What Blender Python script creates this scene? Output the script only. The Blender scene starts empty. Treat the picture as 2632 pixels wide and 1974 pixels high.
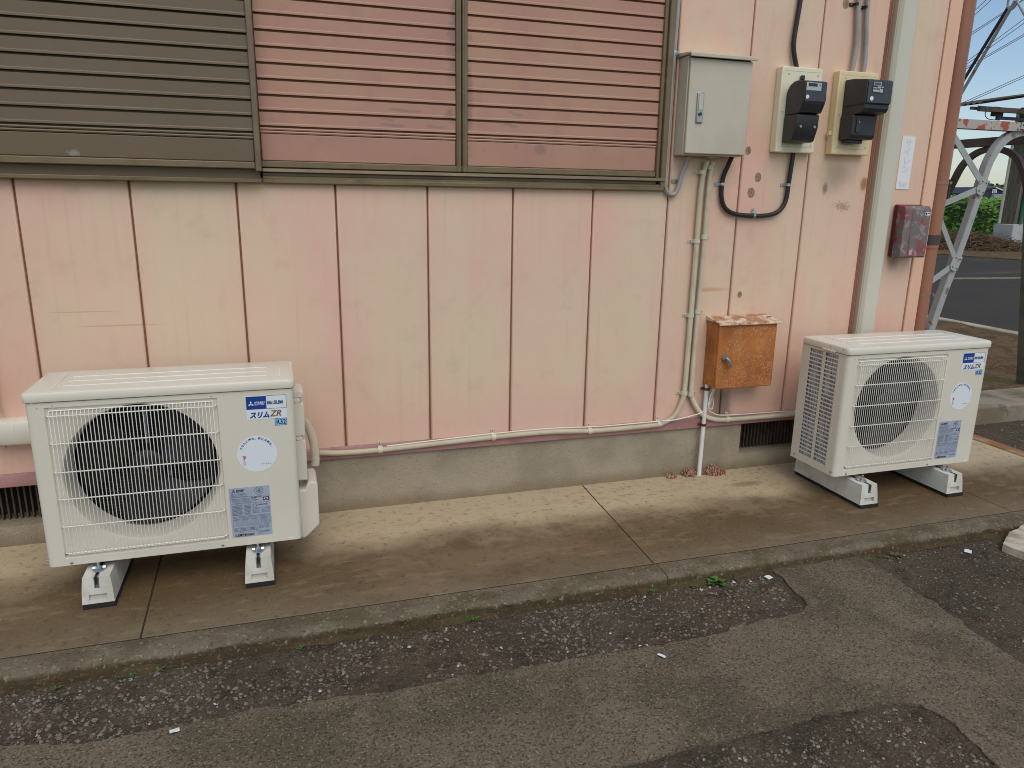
import bpy, bmesh, math, random
from math import sin, cos, pi, radians as rad, sqrt, atan2, hypot
from mathutils import Vector, Matrix, noise as mnoise
from mathutils.geometry import tessellate_polygon

random.seed(7)
sc = bpy.context.scene
COL = sc.collection

# ------------------------------------------------------------------ camera
cam_d = bpy.data.cameras.new('camera'); cam = bpy.data.objects.new('camera', cam_d); COL.objects.link(cam)
yaw, pitch, roll = 0.3067, 0.2484, 0.0158
fw = Vector((sin(yaw) * cos(pitch), cos(yaw) * cos(pitch), -sin(pitch)))
rt = Vector((cos(yaw), -sin(yaw), 0)); up = rt.cross(fw)
r2 = cos(roll) * rt + sin(roll) * up; u2 = -sin(roll) * rt + cos(roll) * up
cam.matrix_world = Matrix(((r2.x, u2.x, -fw.x, 0.5974), (r2.y, u2.y, -fw.y, -3.0673), (r2.z, u2.z, -fw.z, 1.3431), (0, 0, 0, 1)))
cam_d.sensor_width = 36; cam_d.lens = 36 * 1895.843 / 2632
cam_d.clip_start = .05; cam_d.clip_end = 3000
sc.camera = cam

# ------------------------------------------------------------------ sky, sun, exposure
SUN_EL, SUN_AZ = rad(52), rad(178)     # azimuth clockwise from +Y
w = bpy.data.worlds.new('World'); sc.world = w; w.use_nodes = True
wn, wl = w.node_tree.nodes, w.node_tree.links
bg = wn['Background']; bg.inputs['Strength'].default_value = .1
sky = wn.new('ShaderNodeTexSky'); sky.sky_type = 'NISHITA'; sky.sun_disc = False
sky.sun_elevation = SUN_EL; sky.sun_rotation = SUN_AZ; sky.air_density = 1.0; sky.dust_density = .9; sky.ozone_density = 1.8
tc = wn.new('ShaderNodeTexCoord'); mp = wn.new('ShaderNodeMapping'); mp.inputs['Scale'].default_value = (1.2, 1.2, 3.2)
nz = wn.new('ShaderNodeTexNoise'); nz.inputs['Scale'].default_value = 1.7; nz.inputs['Detail'].default_value = 6; nz.inputs['Roughness'].default_value = .55
rp = wn.new('ShaderNodeValToRGB'); rp.color_ramp.elements[0].position = .42; rp.color_ramp.elements[1].position = .74
rp.color_ramp.elements[0].color = (.0, .0, .0, 1); rp.color_ramp.elements[1].color = (.85, .85, .85, 1)
mx = wn.new('ShaderNodeMixRGB'); mx.inputs['Color2'].default_value = (7.4, 7.6, 7.8, 1)
wl.new(tc.outputs['Generated'], mp.inputs['Vector']); wl.new(mp.outputs['Vector'], nz.inputs['Vector'])
wl.new(nz.outputs['Fac'], rp.inputs['Fac']); wl.new(rp.outputs['Color'], mx.inputs['Fac'])
wl.new(sky.outputs['Color'], mx.inputs['Color1']); wl.new(mx.outputs['Color'], bg.inputs['Color'])
sd = bpy.data.lights.new('sun', 'SUN'); sun = bpy.data.objects.new('sun', sd); COL.objects.link(sun)
sd.energy = 1.1; sd.angle = rad(50); sd.color = (1, .93, .82)
sdir = Vector((sin(SUN_AZ) * cos(SUN_EL), cos(SUN_AZ) * cos(SUN_EL), sin(SUN_EL)))
sun.rotation_euler = (-sdir).to_track_quat('-Z', 'Y').to_euler(); sun.location = (0, -10, 20)
vs = sc.view_settings; vs.view_transform = 'Standard'; vs.look = 'None'; vs.gamma = 1; vs.use_curve_mapping = False
vs.exposure = 0.36
cy = sc.cycles; cy.filter_width = 1.0; cy.max_bounces = 6; cy.diffuse_bounces = 3; cy.glossy_bounces = 2; cy.caustics_reflective = False; cy.caustics_refractive = False
cy.use_denoising = True; cy.denoising_input_passes = 'RGB_ALBEDO_NORMAL'; cy.denoising_prefilter = 'ACCURATE'

# ------------------------------------------------------------------ materials
def S(r, g, b, k=1.0):
    f = lambda c: ((c / 255 + .055) / 1.055) ** 2.4 if c > 10 else c / 255 / 12.92
    return (min(1, f(r) * k), min(1, f(g) * k), min(1, f(b) * k))
MATS = {}
def mat(name, col, rough=.6, layers=(), bump=(), metal=0, spec=.5, voro=None, rvar=0):
    """layers: dicts c, a, and either s/lo/hi/st (noise mask) or ell=(x,z,rx,rz) or grad=(axis,v0,v1); bump: (scale,strength,dist) list"""
    m = bpy.data.materials.new(name); m.use_nodes = True; MATS[name] = m
    n, l = m.node_tree.nodes, m.node_tree.links
    p = n['Principled BSDF']; p.inputs['Roughness'].default_value = rough; p.inputs['Metallic'].default_value = metal
    p.inputs['Specular IOR Level'].default_value = spec
    tc = n.new('ShaderNodeTexCoord'); oc = tc.outputs['Object']
    def noise(s, st=(1, 1, 1), det=5, off=0, ro=.55):
        mp = n.new('ShaderNodeMapping'); mp.inputs['Scale'].default_value = st; mp.inputs['Location'].default_value = (off, off * 1.7, off * .6)
        nz = n.new('ShaderNodeTexNoise'); nz.inputs['Scale'].default_value = s; nz.inputs['Detail'].default_value = det; nz.inputs['Roughness'].default_value = ro
        l.new(oc, mp.inputs['Vector']); l.new(mp.outputs['Vector'], nz.inputs['Vector']); return nz.outputs['Fac']
    def ramp(fac, lo, hi):
        r = n.new('ShaderNodeMapRange'); r.inputs['From Min'].default_value = lo; r.inputs['From Max'].default_value = hi
        r.interpolation_type = 'SMOOTHSTEP'; l.new(fac, r.inputs['Value']); return r.outputs['Result']
    def math_(op, a, b):
        k = n.new('ShaderNodeMath'); k.operation = op
        for i, v in enumerate((a, b)):
            if isinstance(v, (int, float)): k.inputs[i].default_value = v
            else: l.new(v, k.inputs[i])
        return k.outputs[0]
    rgb = n.new('ShaderNodeRGB'); rgb.outputs[0].default_value = (*col, 1); cur = rgb.outputs[0]
    lastmask = None
    for i, L in enumerate(layers):
        if 'gen' in L:      # distance from the edge of the object along its own x (generated)
            sx = n.new('ShaderNodeSeparateXYZ'); l.new(tc.outputs['Generated'], sx.inputs[0])
            v = math_('ABSOLUTE', math_('SUBTRACT', sx.outputs['XYZ'.index(L['gen'])], .5), 0)
            if 'wob' in L: v = math_('ADD', v, math_('MULTIPLY', math_('SUBTRACT', noise(L.get('s', 3), off=i * 3.1), .5), L['wob']))
            mask = ramp(v, L['lo'], L['hi'])
        elif 'ell' in L:
            sx = n.new('ShaderNodeSeparateXYZ'); l.new(oc, sx.inputs[0]); x, z, rx, rz = L['ell']
            dx = math_('DIVIDE', math_('SUBTRACT', sx.outputs[0], x), rx); dz = math_('DIVIDE', math_('SUBTRACT', sx.outputs[L.get('ax', 2)], z), rz)
            d = math_('SQRT', math_('ADD', math_('MULTIPLY', dx, dx), math_('MULTIPLY', dz, dz)), 0)
            d = math_('ADD', d, math_('MULTIPLY', math_('SUBTRACT', noise(L.get('s', 30), L.get('st', (1, 1, 1)), off=i * 2.3), .5), L.get('wob', .6)))
            mask = ramp(d, 1.0, L.get('soft', .8))
        elif 'grad' in L:
            sx = n.new('ShaderNodeSeparateXYZ'); l.new(oc, sx.inputs[0]); ax, v0, v1 = L['grad']
            v = math_('ADD', sx.outputs['xyz'.index(ax)], math_('MULTIPLY', math_('SUBTRACT', noise(L.get('s', 4), L.get('st', (1, 1, 1)), off=i * 2.9), .5), L.get('wob', .2)))
            mask = ramp(v, v0, v1)
        else:
            mask = ramp(noise(L['s'], L.get('st', (1, 1, 1)), L.get('det', 5), off=i * 5.3 + L.get('off', 0)), L.get('lo', .4), L.get('hi', .65))
        if 'brk' in L: mask = math_('MULTIPLY', mask, ramp(noise(L['brk'], off=i * 1.3 + 9), .35, .6))
        mask = math_('MULTIPLY', mask, L.get('a', 1.0))
        mix = n.new('ShaderNodeMixRGB'); mix.inputs['Color2'].default_value = (*L['c'], 1)
        l.new(mask, mix.inputs['Fac']); l.new(cur, mix.inputs['Color1']); cur = mix.outputs[0]; lastmask = mask
    if voro:                # exposed aggregate: (scale, colour, lo, amount)
        vs_, vc, vlo, va = voro
        vo = n.new('ShaderNodeTexVoronoi'); vo.inputs['Scale'].default_value = vs_; l.new(oc, vo.inputs['Vector'])
        sx = n.new('ShaderNodeSeparateXYZ'); l.new(vo.outputs['Color'], sx.inputs[0])
        mask = math_('MULTIPLY', ramp(sx.outputs[0], vlo, vlo + .25), ramp(vo.outputs['Distance'], .62, .3))
        mask = math_('MULTIPLY', mask, va)
        mix = n.new('ShaderNodeMixRGB'); l.new(mask, mix.inputs['Fac']); l.new(cur, mix.inputs['Color1'])
        br = n.new('ShaderNodeMixRGB'); br.inputs['Color1'].default_value = (*[c * .55 for c in vc], 1); br.inputs['Color2'].default_value = (*vc, 1)
        l.new(sx.outputs[1], br.inputs['Fac']); l.new(br.outputs[0], mix.inputs['Color2']); cur = mix.outputs[0]
    l.new(cur, p.inputs['Base Color'])
    if rvar:
        a = noise(9, off=3); r = n.new('ShaderNodeMapRange'); r.inputs['To Min'].default_value = max(0, rough - rvar); r.inputs['To Max'].default_value = min(1, rough + rvar)
        l.new(a, r.inputs['Value']); l.new(r.outputs[0], p.inputs['Roughness'])
    nrm = None
    for s, st, dist in bump:
        b = n.new('ShaderNodeBump'); b.inputs['Strength'].default_value = st; b.inputs['Distance'].default_value = dist
        l.new(noise(s, det=4, off=s), b.inputs['Height'])
        if nrm: l.new(nrm, b.inputs['Normal'])
        nrm = b.outputs[0]
    if nrm: l.new(nrm, p.inputs['Normal'])
    return m

PK = S(226, 184, 164); CR = S(221, 199, 169); GRM = S(120, 108, 92)
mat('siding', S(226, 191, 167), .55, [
    dict(c=CR, s=1.6, lo=.38, hi=.62, st=(1, 1, .55), a=.9),
    dict(c=PK, gen='X', lo=.28, hi=.52, wob=.5, s=4, a=.32),
    dict(c=S(230, 178, 160), s=2.3, lo=.5, hi=.7, st=(1, 1, .4), a=.75, off=3),
    dict(c=PK, grad=('z', .62, .34), wob=.25, s=2.5, a=.8),
    dict(c=S(206, 160, 138), s=26, st=(1.6, 1, .05), lo=.54, hi=.75, a=.25), dict(c=S(196, 172, 142), s=9, lo=.55, hi=.75, a=.3),
    dict(c=S(178, 156, 130), s=7, st=(1, 1, .35), lo=.62, hi=.8, a=.3, off=8),
    dict(c=S(200, 166, 140), s=60, lo=.66, hi=.74, a=.3),
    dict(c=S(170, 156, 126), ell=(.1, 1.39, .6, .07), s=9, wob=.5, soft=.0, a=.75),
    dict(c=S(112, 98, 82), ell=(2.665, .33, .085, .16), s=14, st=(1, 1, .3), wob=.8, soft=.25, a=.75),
    dict(c=S(120, 108, 88), ell=(3.2, 1.47, .14, .12), s=10, wob=.8, soft=.0, a=.5),  # shadow below the right-hand meter, painted in together with its dirt
    dict(c=S(118, 106, 84), ell=(3.137, 1.40, .022, .04), s=22, wob=1.1, soft=.3, a=.8),
    dict(c=S(150, 116, 62), ell=(3.367, 1.43, .03, .045), s=30, wob=.9, soft=.3, a=.9),
    dict(c=S(128, 104, 84), ell=(3.255, 1.32, .06, .03), s=75, wob=3.0, soft=.2, a=.55),
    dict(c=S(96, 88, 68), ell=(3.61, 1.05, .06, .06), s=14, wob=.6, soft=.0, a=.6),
    dict(c=S(196, 142, 100), ell=(2.55, .93, .14, .014), s=14, wob=.6, soft=.3, a=.55),
    dict(c=S(178, 144, 112), ell=(.02, .85, .2, .004), s=25, wob=.4, soft=.3, a=.5),
    dict(c=S(178, 144, 112), ell=(-.1, .905, .16, .003), s=25, wob=.4, soft=.3, a=.5),
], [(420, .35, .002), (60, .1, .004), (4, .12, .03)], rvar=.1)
mat('groove', S(140, 104, 80), .9)
mat('flashing', S(168, 124, 118), .5, [dict(c=S(120, 84, 80), s=12, lo=.45, hi=.7, st=(.4, 1, 1), a=.6), dict(c=S(190, 160, 140), s=30, lo=.6, hi=.75, a=.5)], [(30, .2, .004)])
mat('corner_trim', S(232, 188, 160), .5, [dict(c=S(222, 174, 146), s=6, st=(1, 1, .2), lo=.4, hi=.7, a=.5)])
mat('foundation', S(164, 152, 132), .9, [
    dict(c=S(142, 132, 114), s=5, lo=.4, hi=.65, a=.7), dict(c=S(120, 100, 72), grad=('z', .07, .0), wob=.08, s=8, a=.6),
    dict(c=S(108, 98, 84), s=180, lo=.6, hi=.68, a=.8), dict(c=S(196, 182, 156), s=150, lo=.62, hi=.7, a=.5, off=4)], [(160, .6, .004), (14, .3, .008)])
mat('vent_dark', S(40, 36, 30), .9)
mat('vent_bar', S(84, 70, 58), .7, [dict(c=S(70, 48, 34), s=30, lo=.45, hi=.65)])
SM = S(142, 114, 104)
SHR = [dict(c=S(182, 141, 115), s=3, st=(1, 1, 1), lo=.38, hi=.62, a=.8), dict(c=S(166, 120, 106), s=6, lo=.5, hi=.75, a=.5),
       dict(c=S(136, 108, 98), s=16, lo=.68, hi=.82, a=.4)]
for e_ in ((1.305, 1.95, .03, .24), (1.37, 1.72, .02, .26), (1.29, 1.66, .03, .05)): SHR.append(dict(c=S(124, 102, 92), ell=e_, s=30, wob=2.0, soft=.2, a=.6))
# hand-wiped smears: short arcs of overlapping strokes
for x, z, dx, dz, n_ in ((1.01, 1.640, .055, -.012, 3), (1.07, 1.668, .10, -.004, 4), (1.03, 1.612, .07, -.004, 3), (1.21, 1.612, .06, -.004, 2), (1.545, 1.682, .05, -.012, 3), (1.53, 1.632, .05, -.010, 2)):
    for k_ in range(n_): SHR.append(dict(c=SM, ell=(x + dx * k_ / n_ * 1.2, z + dz * (k_ - .25 * k_ * k_), dx / n_ * 1.1, .0085), s=28, wob=.9, soft=.35, a=.55))
SHR += [dict(c=SM, ell=(1.68, 1.535, .036, .03), s=14, wob=.9, soft=.5, a=.7), dict(c=SM, ell=(1.57, 1.545, .014, .018), s=16, wob=1.0, soft=.4, a=.6)]
mat('shutter_pink', S(178, 133, 115), .5, SHR, [(300, .12, .001), (12, .05, .01)], rvar=.1)
mat('shutter_brown', S(106, 91, 67), .45, [dict(c=S(112, 93, 72), s=2.2, lo=.4, hi=.65, a=.8), dict(c=S(100, 86, 68), s=8, lo=.55, hi=.75, a=.5), dict(c=S(160, 160, 155), ell=(-.06, 1.468, .025, .014), s=60, wob=2.2, soft=.4, a=.5)], [(300, .1, .001)], rvar=.1)
mat('alu_frame', S(122, 106, 80), .4, [dict(c=S(102, 87, 64), s=9, lo=.42, hi=.7, a=.6), dict(c=S(150, 138, 112), s=25, st=(.3, 1, 1), lo=.62, hi=.75, a=.4)], [(120, .08, .001)], metal=.15)
mat('ac_paint', S(220, 214, 197), .27, [dict(c=S(208, 202, 186), s=3, lo=.4, hi=.7, a=.4), dict(c=S(170, 158, 138), s=90, lo=.76, hi=.8, a=.4)], [(500, .06, .0006)])
mat('guard_wire', S(238, 235, 224), .35)
mat('ac_dark', S(30, 27, 25), .7)
mat('rear_wire', S(120, 112, 100), .5)
mat('fan_plastic', S(28, 26, 25), .5, [dict(c=S(38, 36, 34), s=20, lo=.5, hi=.7, a=.4)])
mat('coil', S(186, 190, 196), .5, [dict(c=S(96, 98, 104), s=200, st=(1, 1, .05), lo=.45, hi=.55, a=.8)], metal=.1)
mat('steel_zinc', S(190, 200, 205), .28, [dict(c=S(140, 150, 158), s=50, lo=.45, hi=.6, a=.7)], metal=.85)
mat('screw', S(160, 158, 150), .35, metal=.7)
mat('block_concrete', S(214, 212, 200), .9, [dict(c=S(188, 184, 170), s=12, lo=.4, hi=.65, a=.8), dict(c=S(130, 124, 112), s=110, lo=.68, hi=.74, a=.8)], [(140, .4, .002), (20, .2, .004)])
mat('rubber', S(34, 32, 30), .85, bump=[(200, .6, .003)])
mat('white_paper', S(224, 230, 234), .4)
mat('logo_blue', S(16, 62, 142), .4)
mat('light_blue', S(140, 196, 232), .4)
mat('ink', S(28, 34, 60), .5)
mat('ink_black', S(30, 32, 36), .5)
mat('ink_grey', S(92, 100, 112), .5)
mat('gold', S(120, 92, 48), .45)
mat('red_ink', S(205, 50, 60), .5)
mat('slim_grey', S(60, 92, 124), .5)
mat('rating_plate', S(168, 178, 194), .35, [dict(c=S(156, 166, 182), s=30, lo=.4, hi=.7)])
mat('cabinet', S(198, 190, 171), .45, [dict(c=S(178, 168, 148), s=5, lo=.4, hi=.7, a=.5)], [(500, .05, .0005)], rvar=.05)
mat('cabinet_rib', S(178, 169, 150), .5)
mat('handle_grey', S(165, 168, 172), .3, metal=.7)
mat('lock', S(70, 70, 72), .4, metal=.5)
mat('board_ivory', S(232, 226, 198), .4, [dict(c=S(222, 214, 184), s=6, lo=.4, hi=.7, a=.5)])
mat('board_yellow', S(232, 214, 170), .4, [dict(c=S(220, 198, 152), s=6, lo=.4, hi=.7, a=.5)])
mat('meter_black', S(46, 47, 50), .38, [dict(c=S(58, 58, 60), s=20, lo=.4, hi=.7, a=.5)], [(600, .1, .0004)])
mat('meter_slate', S(52, 58, 66), .3)
mat('lcd', S(70, 78, 66), .15)
mat('lcd_dark', S(24, 28, 26), .1)
mat('label_grey', S(176, 182, 184), .4)
mat('yellow', S(226, 210, 40), .4)
mat('cable_black', S(34, 30, 28), .5, [dict(c=S(70, 56, 44), s=60, st=(1, 1, .3), lo=.6, hi=.75, a=.6)], [(200, .3, .001)])
mat('pvc_grey', S(160, 158, 152), .4, [dict(c=S(136, 132, 126), s=8, lo=.45, hi=.7, a=.6)])
mat('conduit_beige', S(214, 206, 182), .5, [dict(c=S(196, 184, 158), s=10, lo=.45, hi=.7, a=.5)])
mat('wire_white', S(232, 228, 216), .4)
mat('pvc_white', S(226, 226, 220), .4, [dict(c=S(190, 184, 168), s=12, lo=.5, hi=.7, a=.5)])
mat('clamp_rust', S(74, 44, 34), .8, [dict(c=S(110, 62, 36), s=80, lo=.45, hi=.65)])
mat('clamp_dark', S(52, 48, 46), .5, metal=.4)
mat('rusty_box', S(176, 104, 42), .8, [
    dict(c=S(150, 82, 34), s=7, lo=.4, hi=.65, a=.8), dict(c=S(194, 126, 56), s=14, lo=.5, hi=.7, a=.6),
    dict(c=S(216, 190, 150), s=330, lo=.57, hi=.64, a=.7, brk=5), dict(c=S(222, 198, 164), s=260, lo=.58, hi=.64, a=.8, brk=11),
    dict(c=S(100, 50, 26), s=90, lo=.66, hi=.74, a=.7)], [(160, .5, .002)])
mat('rusty_roof', S(214, 192, 164), .7, [dict(c=S(164, 110, 72), s=16, lo=.42, hi=.58, a=.9), dict(c=S(116, 66, 40), s=50, lo=.58, hi=.68, a=.8)], [(140, .4, .002)])
mat('duct', S(206, 203, 186), .4, [dict(c=S(194, 190, 170), s=3, st=(1, 1, .3), lo=.4, hi=.7, a=.6)])
mat('duct_trim', S(182, 166, 146), .45)
mat('joint_brown', S(150, 98, 76), .5, [dict(c=S(116, 74, 56), s=20, st=(1, 1, .1), lo=.45, hi=.65, a=.7)])
mat('sign_white', S(230, 232, 234), .45)
mat('sign_ink', S(212, 216, 220), .5)
mat('red_box', S(116, 104, 102), .7, [
    dict(c=S(140, 62, 66), s=9, lo=.50, hi=.62, a=.9), dict(c=S(152, 144, 144), s=34, lo=.52, hi=.62, a=.7),
    dict(c=S(158, 44, 54), s=14, lo=.57, hi=.66, a=.9, off=7), dict(c=S(90, 82, 80), s=20, lo=.55, hi=.7, a=.6)], [(60, .3, .002)])
mat('red_box_base', S(92, 34, 42), .7)
mat('pink_sticker', S(226, 150, 150), .5)
mat('downpipe', S(158, 108, 82), .45, [dict(c=S(138, 90, 68), s=4, st=(1, 1, .3), lo=.4, hi=.65, a=.8), dict(c=S(186, 126, 96), s=9, st=(1, 1, .2), lo=.6, hi=.75, a=.5)])
mat('pipe_band', S(150, 122, 100), .4, metal=.3)
mat('pipe_strap', S(70, 64, 60), .6)
mat('apron', S(110, 93, 69), .85, [
    dict(c=S(96, 79, 56), s=2.2, lo=.4, hi=.62, a=.7), dict(c=S(130, 112, 86), s=3.5, st=(.5, 1, 1), lo=.5, hi=.68, a=.6),
    dict(c=S(198, 180, 148), grad=('y', -.42, -.22), s=3.0, wob=.34, a=.9),
    dict(c=S(178, 162, 132), grad=('y', -.52, -.30), s=11, wob=.5, a=.35),
    dict(c=S(106, 92, 70), ell=(2.72, -.19, .13, .04), ax=1, s=6, wob=.6, soft=.2, a=.55),
    dict(c=S(96, 76, 50), ell=(3.45, -.40, .72, .42), ax=1, s=3, wob=.5, soft=.3, a=.85),  # brown stain round this unit, with the shade beneath it painted in
    dict(c=S(96, 76, 50), ell=(.18, -.40, .62, .36), ax=1, s=3, wob=.5, soft=.3, a=.85),  # same for the other unit: stain plus painted shade underneath
    dict(c=S(128, 116, 98), grad=('y', -.62, -.84), s=5, wob=.3, a=.5),
    dict(c=S(150, 132, 104), s=26, st=(.35, 1, 1), lo=.52, hi=.72, a=.35),
    dict(c=S(72, 56, 38), s=34, lo=.54, hi=.72, a=.45), dict(c=S(176, 164, 142), s=70, lo=.66, hi=.76, a=.6),
    dict(c=S(170, 156, 130), s=30, st=(.10, 1.3, 1), lo=.68, hi=.76, a=.5),
    dict(c=S(130, 76, 44), s=40, lo=.74, hi=.78, a=.6), dict(c=S(62, 50, 36), s=160, lo=.58, hi=.7, a=.5), dict(c=S(190, 176, 150), s=190, lo=.62, hi=.72, a=.35)],
    [(140, .5, .003), (30, .3, .005)], rvar=.1)
mat('nosing', S(116, 105, 87), .92, [
    dict(c=S(100, 88, 70), s=7, lo=.42, hi=.65, a=.8), dict(c=S(86, 78, 56), s=9, st=(.6, 1, 1), lo=.45, hi=.62, a=.7, off=4),
    dict(c=S(74, 62, 40), grad=('z', -.008, -.024), wob=.016, s=26, a=.9), dict(c=S(164, 154, 134), s=75, lo=.56, hi=.70, a=.5),
    dict(c=S(56, 48, 36), s=110, lo=.56, hi=.68, a=.7)], [(70, .8, .006), (160, .8, .004)])
mat('overlay', S(114, 102, 86), .92, [
    dict(c=S(90, 82, 66), s=2.0, lo=.4, hi=.62, a=.9), dict(c=S(124, 114, 96), s=3.1, lo=.5, hi=.7, a=.7),
    dict(c=S(88, 80, 65), s=1.4, lo=.5, hi=.68, a=.6, off=5), dict(c=S(122, 112, 92), s=17, lo=.5, hi=.7, a=.5),
    dict(c=S(54, 48, 38), s=150, lo=.50, hi=.62, a=.75), dict(c=S(164, 150, 124), s=130, lo=.56, hi=.68, a=.6),
    dict(c=S(188, 178, 152), s=46, lo=.75, hi=.79, a=.7)], [(170, .9, .004), (30, .3, .006)])
mat('asphalt', S(88, 78, 63), .9, [
    dict(c=S(72, 63, 51), s=3, lo=.4, hi=.62, a=.8), dict(c=S(90, 76, 60), s=4.3, lo=.48, hi=.66, a=.8), dict(c=S(52, 46, 35), s=14, lo=.5, hi=.68, a=.7),
    dict(c=S(112, 104, 94), s=140, lo=.56, hi=.66, a=.55), dict(c=S(40, 34, 26), s=110, lo=.55, hi=.65, a=.6)], [(150, 1.0, .008), (50, .6, .008)], voro=(120, S(128, 122, 114), .72, .55))
mat('stone', S(132, 125, 114), .85, [dict(c=S(92, 84, 72), s=40, lo=.38, hi=.6, a=.9), dict(c=S(204, 198, 186), s=34, lo=.60, hi=.68, a=.9, off=3), dict(c=S(100, 84, 68), s=24, lo=.5, hi=.65, a=.85, off=9)], [(300, .4, .001)])
mat('soil', S(112, 90, 64), .95, [dict(c=S(86, 68, 48), s=5, lo=.4, hi=.62, a=.9), dict(c=S(140, 118, 86), s=30, lo=.55, hi=.7, a=.8), dict(c=S(92, 96, 48), s=3, lo=.58, hi=.7, a=.6), dict(c=S(160, 140, 104), s=70, st=(.3, 1, 1), lo=.63, hi=.7, a=.8)], [(60, 1, .02), (200, .7, .006)])
mat('road', S(74, 71, 67), .9, [dict(c=S(70, 68, 66), s=.9, lo=.4, hi=.62, a=.8), dict(c=S(110, 104, 98), s=70, lo=.6, hi=.7, a=.6), dict(c=S(104, 98, 90), s=1.4, st=(.25, 1, 1), lo=.58, hi=.72, a=.6)], [(90, .6, .01)])
mat('road_grit', S(128, 112, 84), .95, [dict(c=S(120, 108, 88), s=4, lo=.42, hi=.6)])
mat('road_paint', S(210, 206, 196), .8, [dict(c=S(120, 116, 108), s=3, lo=.45, hi=.6)])
mat('kerb_concrete', S(146, 138, 122), .92, [dict(c=S(112, 100, 80), s=4, lo=.42, hi=.65, a=.8), dict(c=S(96, 84, 62), s=14, lo=.55, hi=.7, a=.6)], [(60, .6, .006)])
mat('edge_strip', S(158, 134, 100), .92, [dict(c=S(142, 92, 50), s=7, lo=.42, hi=.6, a=.85), dict(c=S(176, 164, 140), s=12, lo=.6, hi=.72, a=.8)], [(80, .6, .005)])
mat('broken_concrete', S(196, 186, 166), .92, [dict(c=S(150, 138, 116), s=14, lo=.42, hi=.62)], [(60, .7, .006)])
mat('tower_paint', S(168, 172, 170), .45, [dict(c=S(146, 148, 146), s=3, lo=.4, hi=.65, a=.6), dict(c=S(132, 88, 76), s=11, st=(1, 1, .8), lo=.63, hi=.66, a=.8), dict(c=S(90, 62, 48), s=26, lo=.66, hi=.74, a=.8)], [(40, .2, .003)])
mat('tower_rusty', S(178, 172, 164), .55, [dict(c=S(166, 74, 50), s=12, lo=.51, hi=.56, a=.95), dict(c=S(110, 56, 40), s=24, lo=.6, hi=.7, a=.8)], [(40, .2, .003)])
mat('tower_dark', S(92, 84, 78), .6, [dict(c=S(66, 54, 50), s=6, lo=.42, hi=.62, a=.8)])
mat('tower_green', S(112, 116, 104), .5, [dict(c=S(92, 96, 86), s=5, lo=.42, hi=.62), dict(c=S(140, 70, 52), s=20, lo=.68, hi=.74)])
mat('rod_dark', S(52, 48, 62), .5)
mat('leaf', S(122, 170, 60), .55, [dict(c=S(152, 196, 70), s=.9, lo=.4, hi=.62, a=.9), dict(c=S(92, 142, 52), s=2.2, lo=.48, hi=.66, a=.9), dict(c=S(160, 188, 90), s=9, lo=.62, hi=.72, a=.7)])
mat('leaf_weed', S(70, 98, 40), .55, [dict(c=S(92, 112, 52), s=30, lo=.45, hi=.65)])
mat('leaf_far', S(58, 82, 56), .8, [dict(c=S(78, 102, 66), s=.12, lo=.4, hi=.6), dict(c=S(44, 64, 46), s=.4, lo=.5, hi=.7)])
mat('brush', S(104, 80, 58), .9, [dict(c=S(72, 54, 40), s=4, lo=.42, hi=.62), dict(c=S(150, 120, 84), s=12, lo=.6, hi=.72, a=.8)])
mat('sedum', S(176, 136, 112), .6, [dict(c=S(146, 104, 84), s=50, lo=.42, hi=.6), dict(c=S(200, 160, 138), s=80, lo=.56, hi=.68), dict(c=S(112, 112, 70), s=40, lo=.62, hi=.72)])
mat('shed_board', S(112, 106, 90), .9, [dict(c=S(86, 80, 66), s=5, st=(6, 6, .3), lo=.42, hi=.62)])
mat('shed_brown', S(146, 124, 92), .9, [dict(c=S(112, 92, 66), s=5, st=(6, 6, .2), lo=.42, hi=.62)])
mat('shed_roof', S(84, 74, 64), .8, [dict(c=S(58, 50, 44), s=3, lo=.42, hi=.62)])
mat('shed_block', S(176, 178, 176), .9, [dict(c=S(150, 150, 146), s=2, lo=.42, hi=.62), dict(c=S(84, 78, 62), grad=('z', .12, -.05), s=8, wob=.12, a=.9)], [(20, .3, .01)])
mat('green_pipe', S(24, 92, 80), .5)
mat('pale_pipe', S(196, 194, 180), .5)
mat('dark_beam', S(60, 62, 84), .6)
mat('barn_dark', S(44, 48, 58), .7)
mat('barn_roof', S(232, 234, 236), .5)
mat('barn_grey', S(138, 150, 160), .7)
mat('barn_green', S(90, 150, 110), .7)
mat('field', S(98, 112, 56), .95, [dict(c=S(120, 116, 66), s=.05, lo=.42, hi=.6), dict(c=S(80, 98, 46), s=.3, lo=.5, hi=.65)])
mat('roof_metal', S(110, 84, 74), .5)
mat('line_black', S(40, 44, 52), .6)

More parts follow.
